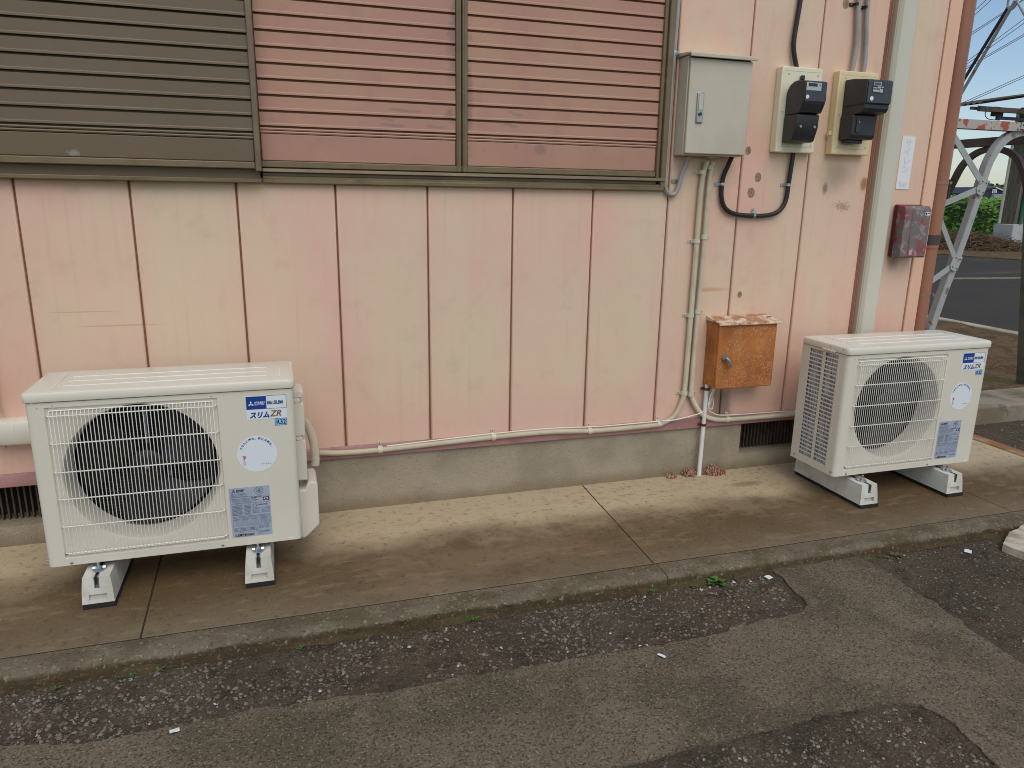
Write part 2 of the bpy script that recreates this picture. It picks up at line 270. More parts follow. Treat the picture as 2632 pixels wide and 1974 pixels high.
# ------------------------------------------------------------------ mesh helpers
class MB:
    def __init__(s): s.v = []; s.f = []
    def add(s, vs, fs):
        k = len(s.v); s.v += [tuple(v) for v in vs]; s.f += [tuple(i + k for i in f) for f in fs]; return s
    def box(s, x0, x1, y0, y1, z0, z1):
        return s.add([(x0, y0, z0), (x1, y0, z0), (x1, y1, z0), (x0, y1, z0), (x0, y0, z1), (x1, y0, z1), (x1, y1, z1), (x0, y1, z1)],
                     [(0, 3, 2, 1), (4, 5, 6, 7), (0, 1, 5, 4), (1, 2, 6, 5), (2, 3, 7, 6), (3, 0, 4, 7)])
    def hexa(s, b, t):      # bottom quad, top quad (same winding, counter-clockwise from above)
        return s.add(list(b) + list(t), [(0, 3, 2, 1), (4, 5, 6, 7), (0, 1, 5, 4), (1, 2, 6, 5), (2, 3, 7, 6), (3, 0, 4, 7)])
    def prism(s, poly, axis, a, b):   # poly 2-D in the two other axes (in xyz order)
        def P(p, t):
            return (t, p[0], p[1]) if axis == 'x' else (p[0], t, p[1]) if axis == 'y' else (p[0], p[1], t)
        n = len(poly); k = len(s.v)
        s.v += [P(p, a) for p in poly] + [P(p, b) for p in poly]
        s.f += [(k + i, k + (i + 1) % n, k + n + (i + 1) % n, k + n + i) for i in range(n)]
        for tri in tessellate_polygon([[Vector((p[0], p[1], 0)) for p in poly]]):
            s.f.append(tuple(k + i for i in tri)); s.f.append(tuple(k + n + i for i in reversed(tri)))
        return s
    def tube(s, path, r, n=10, cap=True, ridge=None):
        path = [Vector(p) for p in path]; rings = []; m = len(path)
        t = (path[1] - path[0]).normalized(); ref = Vector((0, 0, 1)) if abs(t.z) < .9 else Vector((1, 0, 0))
        u = t.cross(ref).normalized()
        for i, p in enumerate(path):
            t = (path[min(i + 1, m - 1)] - path[max(i - 1, 0)]).normalized()
            u = (u - t * u.dot(t)).normalized(); w_ = t.cross(u)
            rr = r[i] if isinstance(r, (list, tuple)) else r
            if ridge: rr = rr * (1 if i % 2 else ridge)
            rings.append([p + (u * cos(2 * pi * k / n) + w_ * sin(2 * pi * k / n)) * rr for k in range(n)])
        k0 = len(s.v)
        for R_ in rings: s.v += [tuple(q) for q in R_]
        for i in range(m - 1):
            for k in range(n):
                a = k0 + i * n + k; b = k0 + i * n + (k + 1) % n
                s.f.append((a, b, b + n, a + n))
        if cap:
            s.f.append(tuple(k0 + k for k in reversed(range(n)))); s.f.append(tuple(k0 + (m - 1) * n + k for k in range(n)))
        return s
    def cyl(s, p, q, r, n=16, r2=None): return s.tube([p, q], [r, r if r2 is None else r2], n)
    def bar(s, p, q, wv, w_, t):      # rectangular bar p->q, wide along wv
        p, q = Vector(p), Vector(q); d = (q - p).normalized(); wv = Vector(wv); wv = (wv - d * wv.dot(d)).normalized(); tv = d.cross(wv)
        a, b = wv * w_ / 2, tv * t / 2
        return s.hexa([p - a - b, p + a - b, p + a + b, p - a + b], [q - a - b, q + a - b, q + a + b, q - a + b])
    def sphere(s, c, r, n=8, m=6, sc_=(1, 1, 1)):
        k = len(s.v)
        for j in range(m + 1):
            th = pi * j / m
            for i in range(n):
                s.v.append((c[0] + r * sc_[0] * sin(th) * cos(2 * pi * i / n), c[1] + r * sc_[1] * sin(th) * sin(2 * pi * i / n), c[2] + r * sc_[2] * cos(th)))
        for j in range(m):
            for i in range(n):
                a = k + j * n + i; b = k + j * n + (i + 1) % n
                s.f.append((a, a + n, b + n, b))
        return s
    def build(s, name, m, parent=None, org=(0, 0, 0), smooth=False, bevel=0, seg=2, fix=True):
        me = bpy.data.meshes.new(name)
        me.from_pydata([(v[0] - org[0], v[1] - org[1], v[2] - org[2]) for v in s.v], [], s.f); me.validate()
        if fix:
            b = bmesh.new(); b.from_mesh(me); bmesh.ops.recalc_face_normals(b, faces=b.faces); b.to_mesh(me); b.free()
        o = bpy.data.objects.new(name, me); COL.objects.link(o)
        me.materials.append(MATS[m] if isinstance(m, str) else m)
        if smooth:
            me.polygons.foreach_set('use_smooth', [True] * len(me.polygons)); me.set_sharp_from_angle(angle=rad(40))
        if bevel:
            bv = o.modifiers.new('bevel', 'BEVEL'); bv.width = bevel; bv.segments = seg; bv.limit_method = 'ANGLE'; bv.angle_limit = rad(35)
            if not smooth:
                me.polygons.foreach_set('use_smooth', [True] * len(me.polygons)); me.set_sharp_from_angle(angle=rad(30))
                bv.harden_normals = False
        if parent: o.parent = parent
        else: o.location = org
        return o
def tag(o, label=None, cat=None, group=None, kind=None):
    if label: o['label'] = label
    if cat: o['category'] = cat
    if group: o['group'] = group
    if kind: o['kind'] = kind
    return o
def thing(name, loc, label, cat, group=None):
    o = bpy.data.objects.new(name, None); COL.objects.link(o); o.location = loc; o.empty_display_size = .1
    return tag(o, label, cat, group)
def bx(*a): return MB().box(*a)
FONT = None
def text(name, s, size, x, z, y, m, parent, org=(0, 0, 0), align='LEFT', shear=0, rot=0, sx=1, bold=0, th=.0):
    cu = bpy.data.curves.new('txt', 'FONT'); cu.body = s; cu.size = size; cu.align_x = align; cu.shear = shear; cu.offset = bold; cu.resolution_u = 3
    to = bpy.data.objects.new('txt', cu); COL.objects.link(to)
    dg = bpy.context.evaluated_depsgraph_get(); me = bpy.data.meshes.new_from_object(to.evaluated_get(dg))
    bpy.data.objects.remove(to); bpy.data.curves.remove(cu)
    c, sn = cos(rot), sin(rot)
    for v in me.vertices:
        u, q = v.co.x * sx, v.co.y
        v.co = (x + u * c - q * sn - org[0], y - org[1], z + u * sn + q * c - org[2])
    me.materials.clear(); me.materials.append(MATS[m]); me.name = name
    o = bpy.data.objects.new(name, me); COL.objects.link(o); o.parent = parent
    return o
def smooth_path(pts, n=8):
    pts = [Vector(p) for p in pts]; P = [2 * pts[0] - pts[1]] + pts + [2 * pts[-1] - pts[-2]]; out = []
    for i in range(1, len(P) - 2):
        a, b, c, d = P[i - 1:i + 3]
        for k in range(n):
            t = k / n
            out.append(.5 * ((2 * b) + (c - a) * t + (2 * a - 5 * b + 4 * c - d) * t * t + (3 * b - a - 3 * c + d) * t ** 3))
    out.append(pts[-1]); return out
def resample(path, step):
    out = [path[0]]; acc = 0
    for a, b in zip(path, path[1:]):
        L = (b - a).length
        while acc + L >= step and L > 1e-9:
            t = (step - acc) / L; a = a.lerp(b, t); out.append(a.copy()); L = (b - a).length; acc = 0
        acc += L
    return out
def rough_poly(pts, step, amp, seed=0, closed=False):
    out = []; n = len(pts)
    for i in range(n if closed else n - 1):
        a, b = Vector((*pts[i], 0)), Vector((*pts[(i + 1) % n], 0)); L = (b - a).length; k = max(1, int(L / step))
        nr = Vector((-(b - a).y, (b - a).x, 0)) / max(L, 1e-6)
        for j in range(k):
            p = a.lerp(b, j / k); q = p + nr * amp * (mnoise.noise(Vector((p.x * 14, p.y * 14, seed))) + .6 * mnoise.noise(Vector((p.x * 45, p.y * 45, seed))))
            out.append((q.x, q.y))
    if not closed: out.append(pts[-1])
    return out

# ================================================================== GROUND
Z0 = -.045
tag(MB().add([(-1500, -1500, -.16), (1500, -1500, -.16), (1500, 1500, -.16), (-1500, 1500, -.16)], [(0, 1, 2, 3)]).build('ground', 'field', fix=False), kind='structure')
# old asphalt yard in front and to the side, gently uneven
def sheet(name, m, x0, x1, y0, y1, z, step, amp, fr=2.5, seed=0):
    nx, ny = int((x1 - x0) / step), int((y1 - y0) / step); b = MB(); vs = []
    for j in range(ny + 1):
        for i in range(nx + 1):
            x, y = x0 + (x1 - x0) * i / nx, y0 + (y1 - y0) * j / ny
            vs.append((x, y, z + amp * mnoise.noise(Vector((x * fr, y * fr, seed)))))
    b.add(vs, [(j * (nx + 1) + i, j * (nx + 1) + i + 1, (j + 1) * (nx + 1) + i + 1, (j + 1) * (nx + 1) + i) for j in range(ny) for i in range(nx)])
    return tag(b.build(name, m, smooth=True, fix=False), kind='structure')
sheet('asphalt_yard', 'asphalt', -4, 7.9, -6, .55, Z0, .06, .0025, 5)
# concrete overlay with ragged edges
U = [(-3.2, -1.05), (-.6, -1.12), (-.153, -1.164), (-.072, -1.18), (.066, -1.207), (.151, -1.201), (.378, -1.199), (.474, -1.187), (.698, -1.207), (.84, -1.217), (1.047, -1.211), (1.346, -1.22), (1.675, -1.228), (1.846, -1.237), (1.941, -1.224), (1.972, -1.204), (2.075, -1.198), (2.185, -1.2), (2.271, -1.187), (2.312, -1.16), (2.322, -1.122), (2.323, -1.065), (2.34, -1.009), (2.348, -.958), (2.345, -.88)]
Rr = [(2.759, -.88), (2.759, -.92), (2.768, -1.02), (2.757, -1.145), (2.759, -1.279), (2.74, -1.41), (2.734, -1.545), (2.734, -1.8), (2.72, -2.4), (2.74, -5)]
Cc = [(2.3, -5), (2.28, -2.4), (2.268, -1.936), (2.268, -1.903), (2.283, -1.828), (2.293, -1.775), (2.281, -1.732), (2.264, -1.692), (2.223, -1.675), (2.129, -1.663), (2.026, -1.653), (1.938, -1.647), (1.855, -1.657), (1.706, -1.659), (1.586, -1.66), (1.444, -1.661), (1.333, -1.661), (.9, -1.68), (-.5, -1.72), (-3.2, -1.7)]
poly = rough_poly(U, .008, .011, 1) + rough_poly(Rr, .008, .011, 2) + rough_poly(Cc, .008, .011, 3)
b = MB().prism(poly, 'z', -.06, Z0 + .008)
tag(b.build('concrete_overlay', 'overlay', bevel=.003, seg=1), kind='structure')
# apron slabs
AX = [-2.6, -1.7, .11, 1.915, 3.695, 4.445]
g = .0026
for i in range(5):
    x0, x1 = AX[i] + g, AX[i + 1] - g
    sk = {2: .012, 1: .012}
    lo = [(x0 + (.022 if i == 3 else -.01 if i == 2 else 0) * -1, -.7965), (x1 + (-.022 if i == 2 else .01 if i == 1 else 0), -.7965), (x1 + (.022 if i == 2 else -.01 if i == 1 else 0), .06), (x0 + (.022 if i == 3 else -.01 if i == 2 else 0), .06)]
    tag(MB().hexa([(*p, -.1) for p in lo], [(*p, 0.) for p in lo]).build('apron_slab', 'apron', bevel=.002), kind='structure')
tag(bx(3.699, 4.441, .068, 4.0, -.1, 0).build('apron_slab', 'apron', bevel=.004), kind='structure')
tag(bx(-2.6, 4.44, -.8045, .05, -.12, -.0025).build('apron_joint', mat('joint_dirt', S(46, 36, 24), .95)), kind='structure')
# nosing strip with worn edge
def nosing(x0, x1):
    b = MB(); n = int((x1 - x0) / .007); prof = [(-.805, -.11), (-.805, 0), (-.84, .001), (-.872, .0), (-.888, -.0025), (-.897, -.010), (-.900, -.024), (-.906, -.055), (-.908, -.11)]
    vs = []
    for i in range(n + 1):
        x = x0 + (x1 - x0) * i / n
        for j, (y, z) in enumerate(prof):
            k = (0, 0, .1, .35, .8, 1, 1, 1, 0)[j]
            h = mnoise.noise(Vector((x * 4, j * .3, 2))) * .008 + mnoise.noise(Vector((x * 19, j * .6, 5))) * .007 + mnoise.noise(Vector((x * 55, j, 9))) * .006
            vs.append((x, y + k * h, z - k * abs(h) * .5 + .004 * k * mnoise.noise(Vector((x * 30, y * 30, 1)))))
    m_ = len(prof)
    b.add(vs, [(i * m_ + j, (i + 1) * m_ + j, (i + 1) * m_ + j + 1, i * m_ + j + 1) for i in range(n) for j in range(m_ - 1)])
    b.f.append(tuple(range(m_))); b.f.append(tuple(n * m_ + j for j in range(m_)))
    tag(b.build('apron_nosing', 'nosing', smooth=True), kind='structure')
for a_, b_ in ((-2.6, 1.8975), (1.9005, 4.45)): nosing(a_, b_)
# dirt gathered along the foot of the step
b = MB(); vs = []; nx = 900
for i in range(nx + 1):
    x = -2.6 + 7.0 * i / nx; h = .5 + .5 * mnoise.noise(Vector((x * 3.2, 0, 3))) + .35 * mnoise.noise(Vector((x * 17, 1, 3))); wd = .012 + .028 * max(0, h)
    for t_ in (0, .3, .65, 1): vs.append((x, -.895 - wd * t_ - .004 * mnoise.noise(Vector((x * 40, t_ * 3, 1))), Z0 + .001 + (.006 + .014 * max(0, h)) * (1 - t_) ** 1.3 + .002 * mnoise.noise(Vector((x * 70, t_ * 5, 2))) * (1 - t_)))
b.add(vs, [(i * 4 + k, (i + 1) * 4 + k, (i + 1) * 4 + k + 1, i * 4 + k + 1) for i in range(nx) for k in range(3)])
mat('step_dirt', S(82, 68, 48), .95, [dict(c=S(62, 52, 34), s=9, lo=.42, hi=.62, a=.9), dict(c=S(74, 78, 40), s=5, lo=.56, hi=.68, a=.6), dict(c=S(120, 104, 80), s=90, lo=.56, hi=.68, a=.6)], [(120, 1, .005)], spec=.2)
tag(b.build('step_dirt', 'step_dirt', smooth=True), kind='structure')
# edging at the far end of the apron, footing beam, soil, kerb, road
tag(bx(4.452, 4.535, -.9, 4, -.1, .004).build('edging_strip', 'edge_strip', bevel=.008), kind='structure')
b = MB().prism(rough_poly([(3.40, -1.12), (3.38, -1.02), (3.50, -.95), (3.62, -.905), (4.3, -.905), (4.3, -1.12)], .015, .008, 7, True), 'z', -.06, -.012)
tag(b.build('broken_concrete', 'broken_concrete', bevel=.008), kind='structure')
sheet('soil', 'soil', 4.3, 7.9, .5, 16, .03, .08, .035, 3, 4)
mat('kerb_pale', S(178, 168, 148), .92, [dict(c=S(140, 128, 106), s=3, lo=.45, hi=.65, a=.8)], [(60, .5, .006)])
tag(bx(7.86, 8.0, -6, 22, -.1, .05).build('kerb', 'kerb_pale', bevel=.01), kind='structure')
tag(MB().add([(8.0, -8, -.052), (19.8, -8, -.052), (19.0, 11.2, -.052), (18.3, 14, -.052), (18, 40, -.052), (8, 40, -.052)], [(0, 1, 2, 3, 4, 5)]).build('road', 'road', fix=False), kind='structure')
b = MB().prism(rough_poly([(12.2, 8.15), (13, 8.12), (14.4, 8.0), (15.8, 7.8), (15.8, 7.55), (14.3, 7.75), (13.1, 7.85), (12.2, 8.0)], .08, .05, 3, True), 'z', -.05, -.046)
tag(b.build('road_grit', 'road_grit'), kind='structure')
fb = tag(bx(4.62, 7.6, .395, .74, -.1, .075).build('footing_beam', 'kerb_concrete', org=(6.1, .57, -.1), bevel=.015),
         'mossy concrete footing beam under the steel tower legs', 'footing')

# loose aggregate: crushed stones set in the worn asphalt
def stones(n, area, smin, smax, seed):
    R = random.Random(seed); b = MB()
    while n:
        x, y = area(R)
        n -= 1
        r = smin + (smax - smin) * R.random() ** 3.2; a = R.random() * pi
        e = [r * R.uniform(.7, 1.2), r * R.uniform(.5, .9), r * R.uniform(.3, .55)]
        k = len(b.v); z = Z0 + e[2] * .25 + .0025 * mnoise.noise(Vector((x * 5, y * 5, 0)))
        m_ = 6; ring = [(cos(2 * pi * i / m_ + R.uniform(-.3, .3)) * e[0] * R.uniform(.8, 1.1), sin(2 * pi * i / m_) * e[1] * R.uniform(.8, 1.1)) for i in range(m_)]
        T = lambda u, v, zz: (x + u * cos(a) - v * sin(a), y + u * sin(a) + v * cos(a), z + zz)
        b.v += [T(u, v, -.1 * e[2]) for u, v in ring] + [T(u * .6, v * .6, e[2] * R.uniform(.6, 1)) for u, v in ring]
        b.f += [(k + i, k + (i + 1) % m_, k + m_ + (i + 1) % m_, k + m_ + i) for i in range(m_)] + [tuple(k + m_ + i for i in range(m_))]
    return b
def areaA(R):
    while 1:
        x = R.uniform(-1.0, 2.3); y = R.uniform(-1.21, -.925)
        if mnoise.noise(Vector((x * 3, y * 5, 4))) > R.uniform(-.55, .45): return x, y
def areaB(R): return R.uniform(2.78, 4.4), R.uniform(-2.2, -.93)
def areaC(R): return R.uniform(.8, 2.26), R.uniform(-2.3, -1.68)
def areaD(R): return R.uniform(4.55, 6.2), R.uniform(-.9, .38)
b = stones(5200, areaA, .0022, .0095, 1)
for bb in (stones(5200, areaB, .0022, .008, 2), stones(4200, areaC, .0022, .009, 3), stones(2500, areaD, .003, .009, 4)): b.add(bb.v, bb.f)
tag(b.build('gravel', 'stone', fix=False), 'grey crushed stones set in the worn asphalt', 'gravel', kind='stuff')

# ================================================================== BUILDING
B = thing('pink_building', (0, 0, 0), 'salmon pink metal-clad building with grooved vertical siding panels', 'building')
G = [-.2719 + .3667 * i for i in range(-4, 11)]
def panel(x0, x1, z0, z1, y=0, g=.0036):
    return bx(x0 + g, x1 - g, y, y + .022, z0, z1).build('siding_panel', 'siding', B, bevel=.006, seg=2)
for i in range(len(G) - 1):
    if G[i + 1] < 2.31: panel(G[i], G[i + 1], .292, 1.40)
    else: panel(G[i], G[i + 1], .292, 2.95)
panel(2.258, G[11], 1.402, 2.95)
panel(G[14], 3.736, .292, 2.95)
bx(G[0], 2.256, 0, .022, 2.76, 2.95).build('siding_panel', 'siding', B)
bx(-1.75, 3.79, .013, .05, .25, 2.95).build('backing', 'groove', B)
bx(3.7375, 3.812, -.004, .05, .25, 2.95).build('corner_trim', 'corner_trim', B, bevel=.004)
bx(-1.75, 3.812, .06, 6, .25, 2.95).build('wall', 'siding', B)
bx(3.3825, 3.4, -.004, .02, .292, 2.95).build('joint_cover', 'joint_brown', B, bevel=.003)
bx(-1.85, 3.9, -.1, 6.1, 2.952, 3.06).build('roof', 'roof_metal', B, bevel=.01)
# flashing and foundation with vents
MB().prism([(.03, .298), (-.004, .298), (-.010, .288), (-.012, .247), (.03, .247)], 'x', -1.75, 3.815).build('flashing', 'flashing', B, bevel=.002)
fm = MB()
VR, VL = (2.797, 3.30), (-.84, -.30)
for x0, x1, z0, z1 in ((-1.75, VL[0], -.1, .247), (VL[0], VL[1], -.1, .083), (VL[1], VR[0], -.1, .247), (VR[0], VR[1], -.1, .083), (VR[1], 3.805, -.1, .247)):
    bx(x0, x1, .004, 5.9 if z1 > .2 else .14, z0, z1 - .001).build('foundation', 'foundation', B)
for x0, x1 in (VR, VL):
    v = bx(x0 - .01, x1 + .01, .14, .2, .05, .26).build('foundation_vent', 'vent_dark', B)
    n = int((x1 - x0) / .021)
    for k in range(n):
        x = x0 + .01 + k * .021
        bx(x, x + .006, .075, .095, .07, .246).build('vent_bar', 'vent_bar', v)
# putty patches over old screw holes
for x, z, r in ((2.690, 1.566, .019), (2.756, 1.449, .022), (2.726, 1.379, .024), (3.136, 2.220, .022), (2.715, .903, .016)):
    p = MB().add([(x + r * .8 * cos(a * pi / 9) * (1 + .06 * sin(3 * a)), -.0006, z + r * sin(a * pi / 9) * (1 + .06 * cos(2 * a))) for a in range(18)], [tuple(range(18))])
    p.build('putty_patch', mat('putty', S(160, 134, 108), .8, [dict(c=S(134, 112, 88), s=60, lo=.4, hi=.65)]) if 'putty' not in MATS else 'putty', B)
    bx(x - .002, x + .002, -.0012, -.0008, z - .003, z + .003).build('old_screw', 'clamp_rust', B)
# shutter windows --------------------------------------------------
P = .0557
def shutter(x0, x1, zbase, y, m, rail, nm):
    """zbase = height of the double groove under the slats; slats above, kick panel below"""
    sp = bx(x0, x1, y + .018, y + .03, zbase - .13, 2.74).build(nm, m, B)
    z = zbase
    while z < 2.72:
        MB().prism([(y + .014, z + P - .001), (y - .0025, z + P - .0015), (y - .0030, z + .0165), (y - .0042, z + .0135), (y - .0045, z + .0072), (y + .014, z + .0072)], 'x', x0, x1).build('slat', m, sp)
        z += P
    for k in range(2):
        MB().prism([(y + .014, zbase - .0005 - k * .011), (y - .004, zbase - .001 - k * .011), (y - .006, zbase - .005 - k * .011), (y - .004, zbase - .0095 - k * .011), (y + .014, zbase - .0095 - k * .011)], 'x', x0, x1).build('bead', m, sp)
    bx(x0, x1, y - .003, y + .014, rail, zbase - .0225).build('kick_panel', m, sp, bevel=.003)
    return sp
sh1 = shutter(.5625, 1.313, 1.583, .004, 'shutter_pink', 1.463, 'shutter_leaf')
sh2 = shutter(1.362, 2.219, 1.583, .004, 'shutter_pink', 1.463, 'shutter_leaf')
sb = shutter(-1.75, .5365, 1.556, -.046, 'shutter_brown', 1.455, 'shutter_case')
# frames of the two leaves
for x0, x1 in ((.545, 1.337), (1.3375, 2.219)):
    f = bx(x0, x1, -.008, .014, 1.438, 1.462).build('bottom_rail', 'alu_frame', B, bevel=.003)
st1 = bx(1.314, 1.3355, -.010, .016, 1.437, 2.74).build('stile', 'alu_frame', B, bevel=.004)
st2 = bx(1.339, 1.361, -.010, .016, 1.437, 2.74).build('stile', 'alu_frame', B, bevel=.004)
for st, xx in ((st1, 1.3245), (st2, 1.350)): bx(xx - .0015, xx + .0015, -.0125, -.009, 1.47, 2.73).build('stile_rib', 'alu_frame', st)
bx(1.3352, 1.3393, .002, .014, 1.437, 2.74).build('stile_gap', 'vent_dark', B)
# window frame right jamb, sill
bx(2.2195, 2.236, -.012, .02, 1.405, 2.745).build('jamb', 'alu_frame', B, bevel=.003)
bx(2.2365, 2.262, -.026, .02, 1.392, 2.76).build('jamb', 'alu_frame', B, bevel=.003)
sl = MB().prism([(.02, 1.436), (-.030, 1.434), (-.033, 1.421), (-.012, 1.419), (-.012, 1.407), (-.022, 1.4055), (-.022, 1.396), (-.026, 1.395), (-.026, 1.381), (-.016, 1.378), (.02, 1.378)], 'x', .5605, 2.256).build('window_sill', 'alu_frame', B, bevel=.0015, seg=1)
# shutter case frame on the left
bx(.537, .5595, -.062, .02, 1.421, 2.76).build('case_post', 'alu_frame', B, bevel=.003)
bx(-1.75, .5365, -.060, -.02, 1.430, 1.454).build('case_rail', 'alu_frame', B, bevel=.003)
bx(-1.75, .552, -.030, .02, 1.396, 1.4295).build('case_bottom', 'shutter_brown', B)
bx(-1.75, .556, -.040, .02, 1.379, 1.3955).build('case_sill', 'alu_frame', B, bevel=.003)

# ================================================================== OUTDOOR UNITS
def rect_pt(cx, cz, x0, x1, z0, z1, a):
    dx, dz = cos(a), sin(a); t = 1e9
    if dx > 1e-9: t = min(t, (x1 - cx) / dx)
    if dx < -1e-9: t = min(t, (x0 - cx) / dx)
    if dz > 1e-9: t = min(t, (z1 - cz) / dz)
    if dz < -1e-9: t = min(t, (z0 - cz) / dz)
    return (cx + dx * t, cz + dz * t)
def outdoor_unit(X, Y, Z, label, first):
    A = thing('outdoor_unit', (X, Y, Z), label, 'air conditioner', 'outdoor air conditioner units')
    W, D, H, HB = .809, .30, .598, .563; r = .018
    def bd(mb, name, m, par=A, **k): return mb.build(name, m, par, **k)
    # front panel with recessed guard field and bell mouth
    cx, cz = .316, .302; gx0, gx1, gz0, gz1 = .053, .563, .024, .546
    angs = sorted(set([2 * pi * i / 96 for i in range(96)] + [atan2(z - cz, x - cx) % (2 * pi) for x, z in ((gx0, gz0), (gx1, gz0), (gx1, gz1), (gx0, gz1), (r, 0), (W - r, 0), (W - r, HB), (r, HB))]))
    n = len(angs); rings = []
    rings.append([(x, 0, z) for x, z in (rect_pt(cx, cz, r, W - r, 0, HB, a) for a in angs)])
    rings.append([(x, 0, z) for x, z in (rect_pt(cx, cz, gx0, gx1, gz0, gz1, a) for a in angs)])
    rings.append([(x, .007, z) for x, z in (rect_pt(cx, cz, gx0 + .004, gx1 - .004, gz0 + .004, gz1 - .004, a) for a in angs)])
    for rad_, y in ((.2395, .007), (.2385, .0075), (.2365, .012), (.2335, .024), (.2305, .042), (.2275, .07), (.2275, .11)):
        rings.append([(cx + rad_ * cos(a), y, cz + rad_ * sin(a)) for a in angs])
    b = MB(); b.v = [p for R_ in rings for p in R_]
    b.f = [(i * n + k, i * n + (k + 1) % n, (i + 1) * n + (k + 1) % n, (i + 1) * n + k) for i in range(len(rings) - 1) for k in range(n)]
    # corner columns (rounded) and the right side
    def arc(cxx, cyy, a0, a1): return [(cxx + r * cos(a0 + (a1 - a0) * i / 6), cyy + r * sin(a0 + (a1 - a0) * i / 6)) for i in range(7)]
    left = [(0, .052), ] + [(r - r * cos(i * pi / 12), r - r * sin(i * pi / 12)) for i in range(7)]
    right = [(W - r + r * sin(i * pi / 12), r - r * cos(i * pi / 12)) for i in range(7)] + [(W, D), (.0, D), (0, D - .02)]
    for L_ in (left, right):
        k = len(b.v); b.v += [(x, y, 0) for x, y in L_] + [(x, y, HB) for x, y in L_]; q = len(L_)
        b.f += [(k + i, k + i + 1, k + q + i + 1, k + q + i) for i in range(q - 1)]
    bd(b, 'casing', 'ac_paint', smooth=True, fix=False)
    bd(bx(.012, W - .012, .012, D - .005, .001, .006), 'base_pan', 'ac_paint')
    # side grille with two columns of slots
    s_ = MB(); y0, y1, y2, y3 = .052, .141, .158, .245
    s_.box(0, .0025, y3, D - .0201, 0, HB); s_.box(0, .0025, y1, y2, .036, .552); s_.box(0, .0025, .0525, y3, .552, HB); s_.box(0, .0025, .0525, y3, 0, .036)
    nr = 27; pt = (.552 - .036) / nr
    for k in range(1, nr):
        z = .036 + k * pt
    s_.box(-.0012, .0008, .046, .058, .0, HB)
    sg = bd(s_, 'side_grille', 'ac_paint')
    for k in range(1, nr):
        for a_, b_ in ((.0525, y1), (y2, y3)): bd(bx(.0002, .0023, a_ + .0001, b_ - .0001, .036 + k * pt - .0031, .036 + k * pt + .0031), 'slat', 'ac_paint', sg)
    # heat exchanger, dark inside
    c_ = bd(bx(.03, .5, .255, .272, .02, .55), 'coil', 'coil'); c_['label'] = 'finned heat exchanger coil'
    bd(bx(.007, .02, .065, .272, .02, .55), 'coil', 'coil')
    bd(MB().box(.57, .574, .112, .27, .01, .55).box(.034, .57, .2, .2015, .02, .55), 'inner_panel', 'ac_dark')
    rg_ = MB()
    for k in range(40): rg_.box(.08, .565, .1985, .1995, .06 + k * .0125, .0608 + k * .0125)
    for k in range(12): rg_.box(.09 + k * .042, .0912 + k * .042, .1975, .1984, .05, .55)
    bd(rg_, 'rear_guard', 'rear_wire')['kind'] = 'stuff'
    # fan
    F = MB()
    for k in range(3):
        a0 = k * 2 * pi / 3 + .55; vs = []; nu, nv = 10, 7
        for i in range(nu + 1):
            for j in range(nv + 1):
                t = i / nu; rr = .05 + (.218 - .05) * j / nv; a = a0 + (t - .5) * (1.25 + .35 * j / nv) + .35 * (j / nv) ** 2
                vs.append((cx + rr * cos(a), .085 + .055 * t - .012 * sin(pi * t), cz + rr * sin(a)))
        F.add(vs, [(i * (nv + 1) + j, i * (nv + 1) + j + 1, (i + 1) * (nv + 1) + j + 1, (i + 1) * (nv + 1) + j) for i in range(nu) for j in range(nv)])
    fan = bd(F, 'fan', 'fan_plastic', smooth=True, fix=False)
    bd(MB().tube([(cx, .07, cz), (cx, .074, cz), (cx, .08, cz), (cx, .15, cz)], [.03, .048, .055, .058], 28), 'hub', 'fan_plastic', fan, smooth=True)
    bd(MB().cyl((cx, .056, cz), (cx, .072, cz), .007, 6), 'hub_nut', 'screw', fan)
    if first:
        bd(MB().box(cx - .012, cx - .004, .17, .18, .06, .54).box(cx + .05, cx + .058, .17, .18, .06, .54), 'motor_support', 'coil')
        bd(MB().box(cx - .012, cx + .105, .15, .165, .085, .112).box(cx - .012, cx - .004, .15, .165, .085, .16), 'motor_bracket', 'pvc_grey')
    # wire guard
    gw = MB(); NV = 44
    for k in range(NV):
        x = gx0 + .014 + (gx1 - gx0 - .028) * k / (NV - 1)
        gw.tube([(x, .006, gz0 + .012), (x, -.007, gz0 + .014), (x, -.0105, gz0 + .022), (x, -.0105, gz1 - .022), (x, -.007, gz1 - .014), (x, .006, gz1 - .012)], .0012, 6)
    for z in (.519, .427, .330, .237, .141, .046):
        gw.tube([(gx0 + .006, .006, z), (gx0 + .007, -.004, z), (gx0 + .013, -.0075, z), (gx1 - .013, -.0075, z), (gx1 - .007, -.004, z), (gx1 - .006, .006, z)], .0021, 6)
    for z in (gz0 + .012, gz1 - .012): gw.tube([(gx0 + .012, .004, z), (gx1 - .012, .004, z)], .002, 6)
    bd(gw, 'fan_guard', 'guard_wire', smooth=True)['kind'] = 'stuff'
    # lid with ribs
    b = MB(); prof = [(-.004, .565), (-.005, .569), (-.005, .588), (-.002, .595), (.006, .598)]
    lv = []
    for o_, z in prof: lv.append([(-.0 + o_ - .001, 0 + o_ - .001, z), (W - o_ + .001, o_ - .001, z), (W - o_ + .001, D - o_ + .001, z), (o_ - .001, D - o_ + .001, z)])
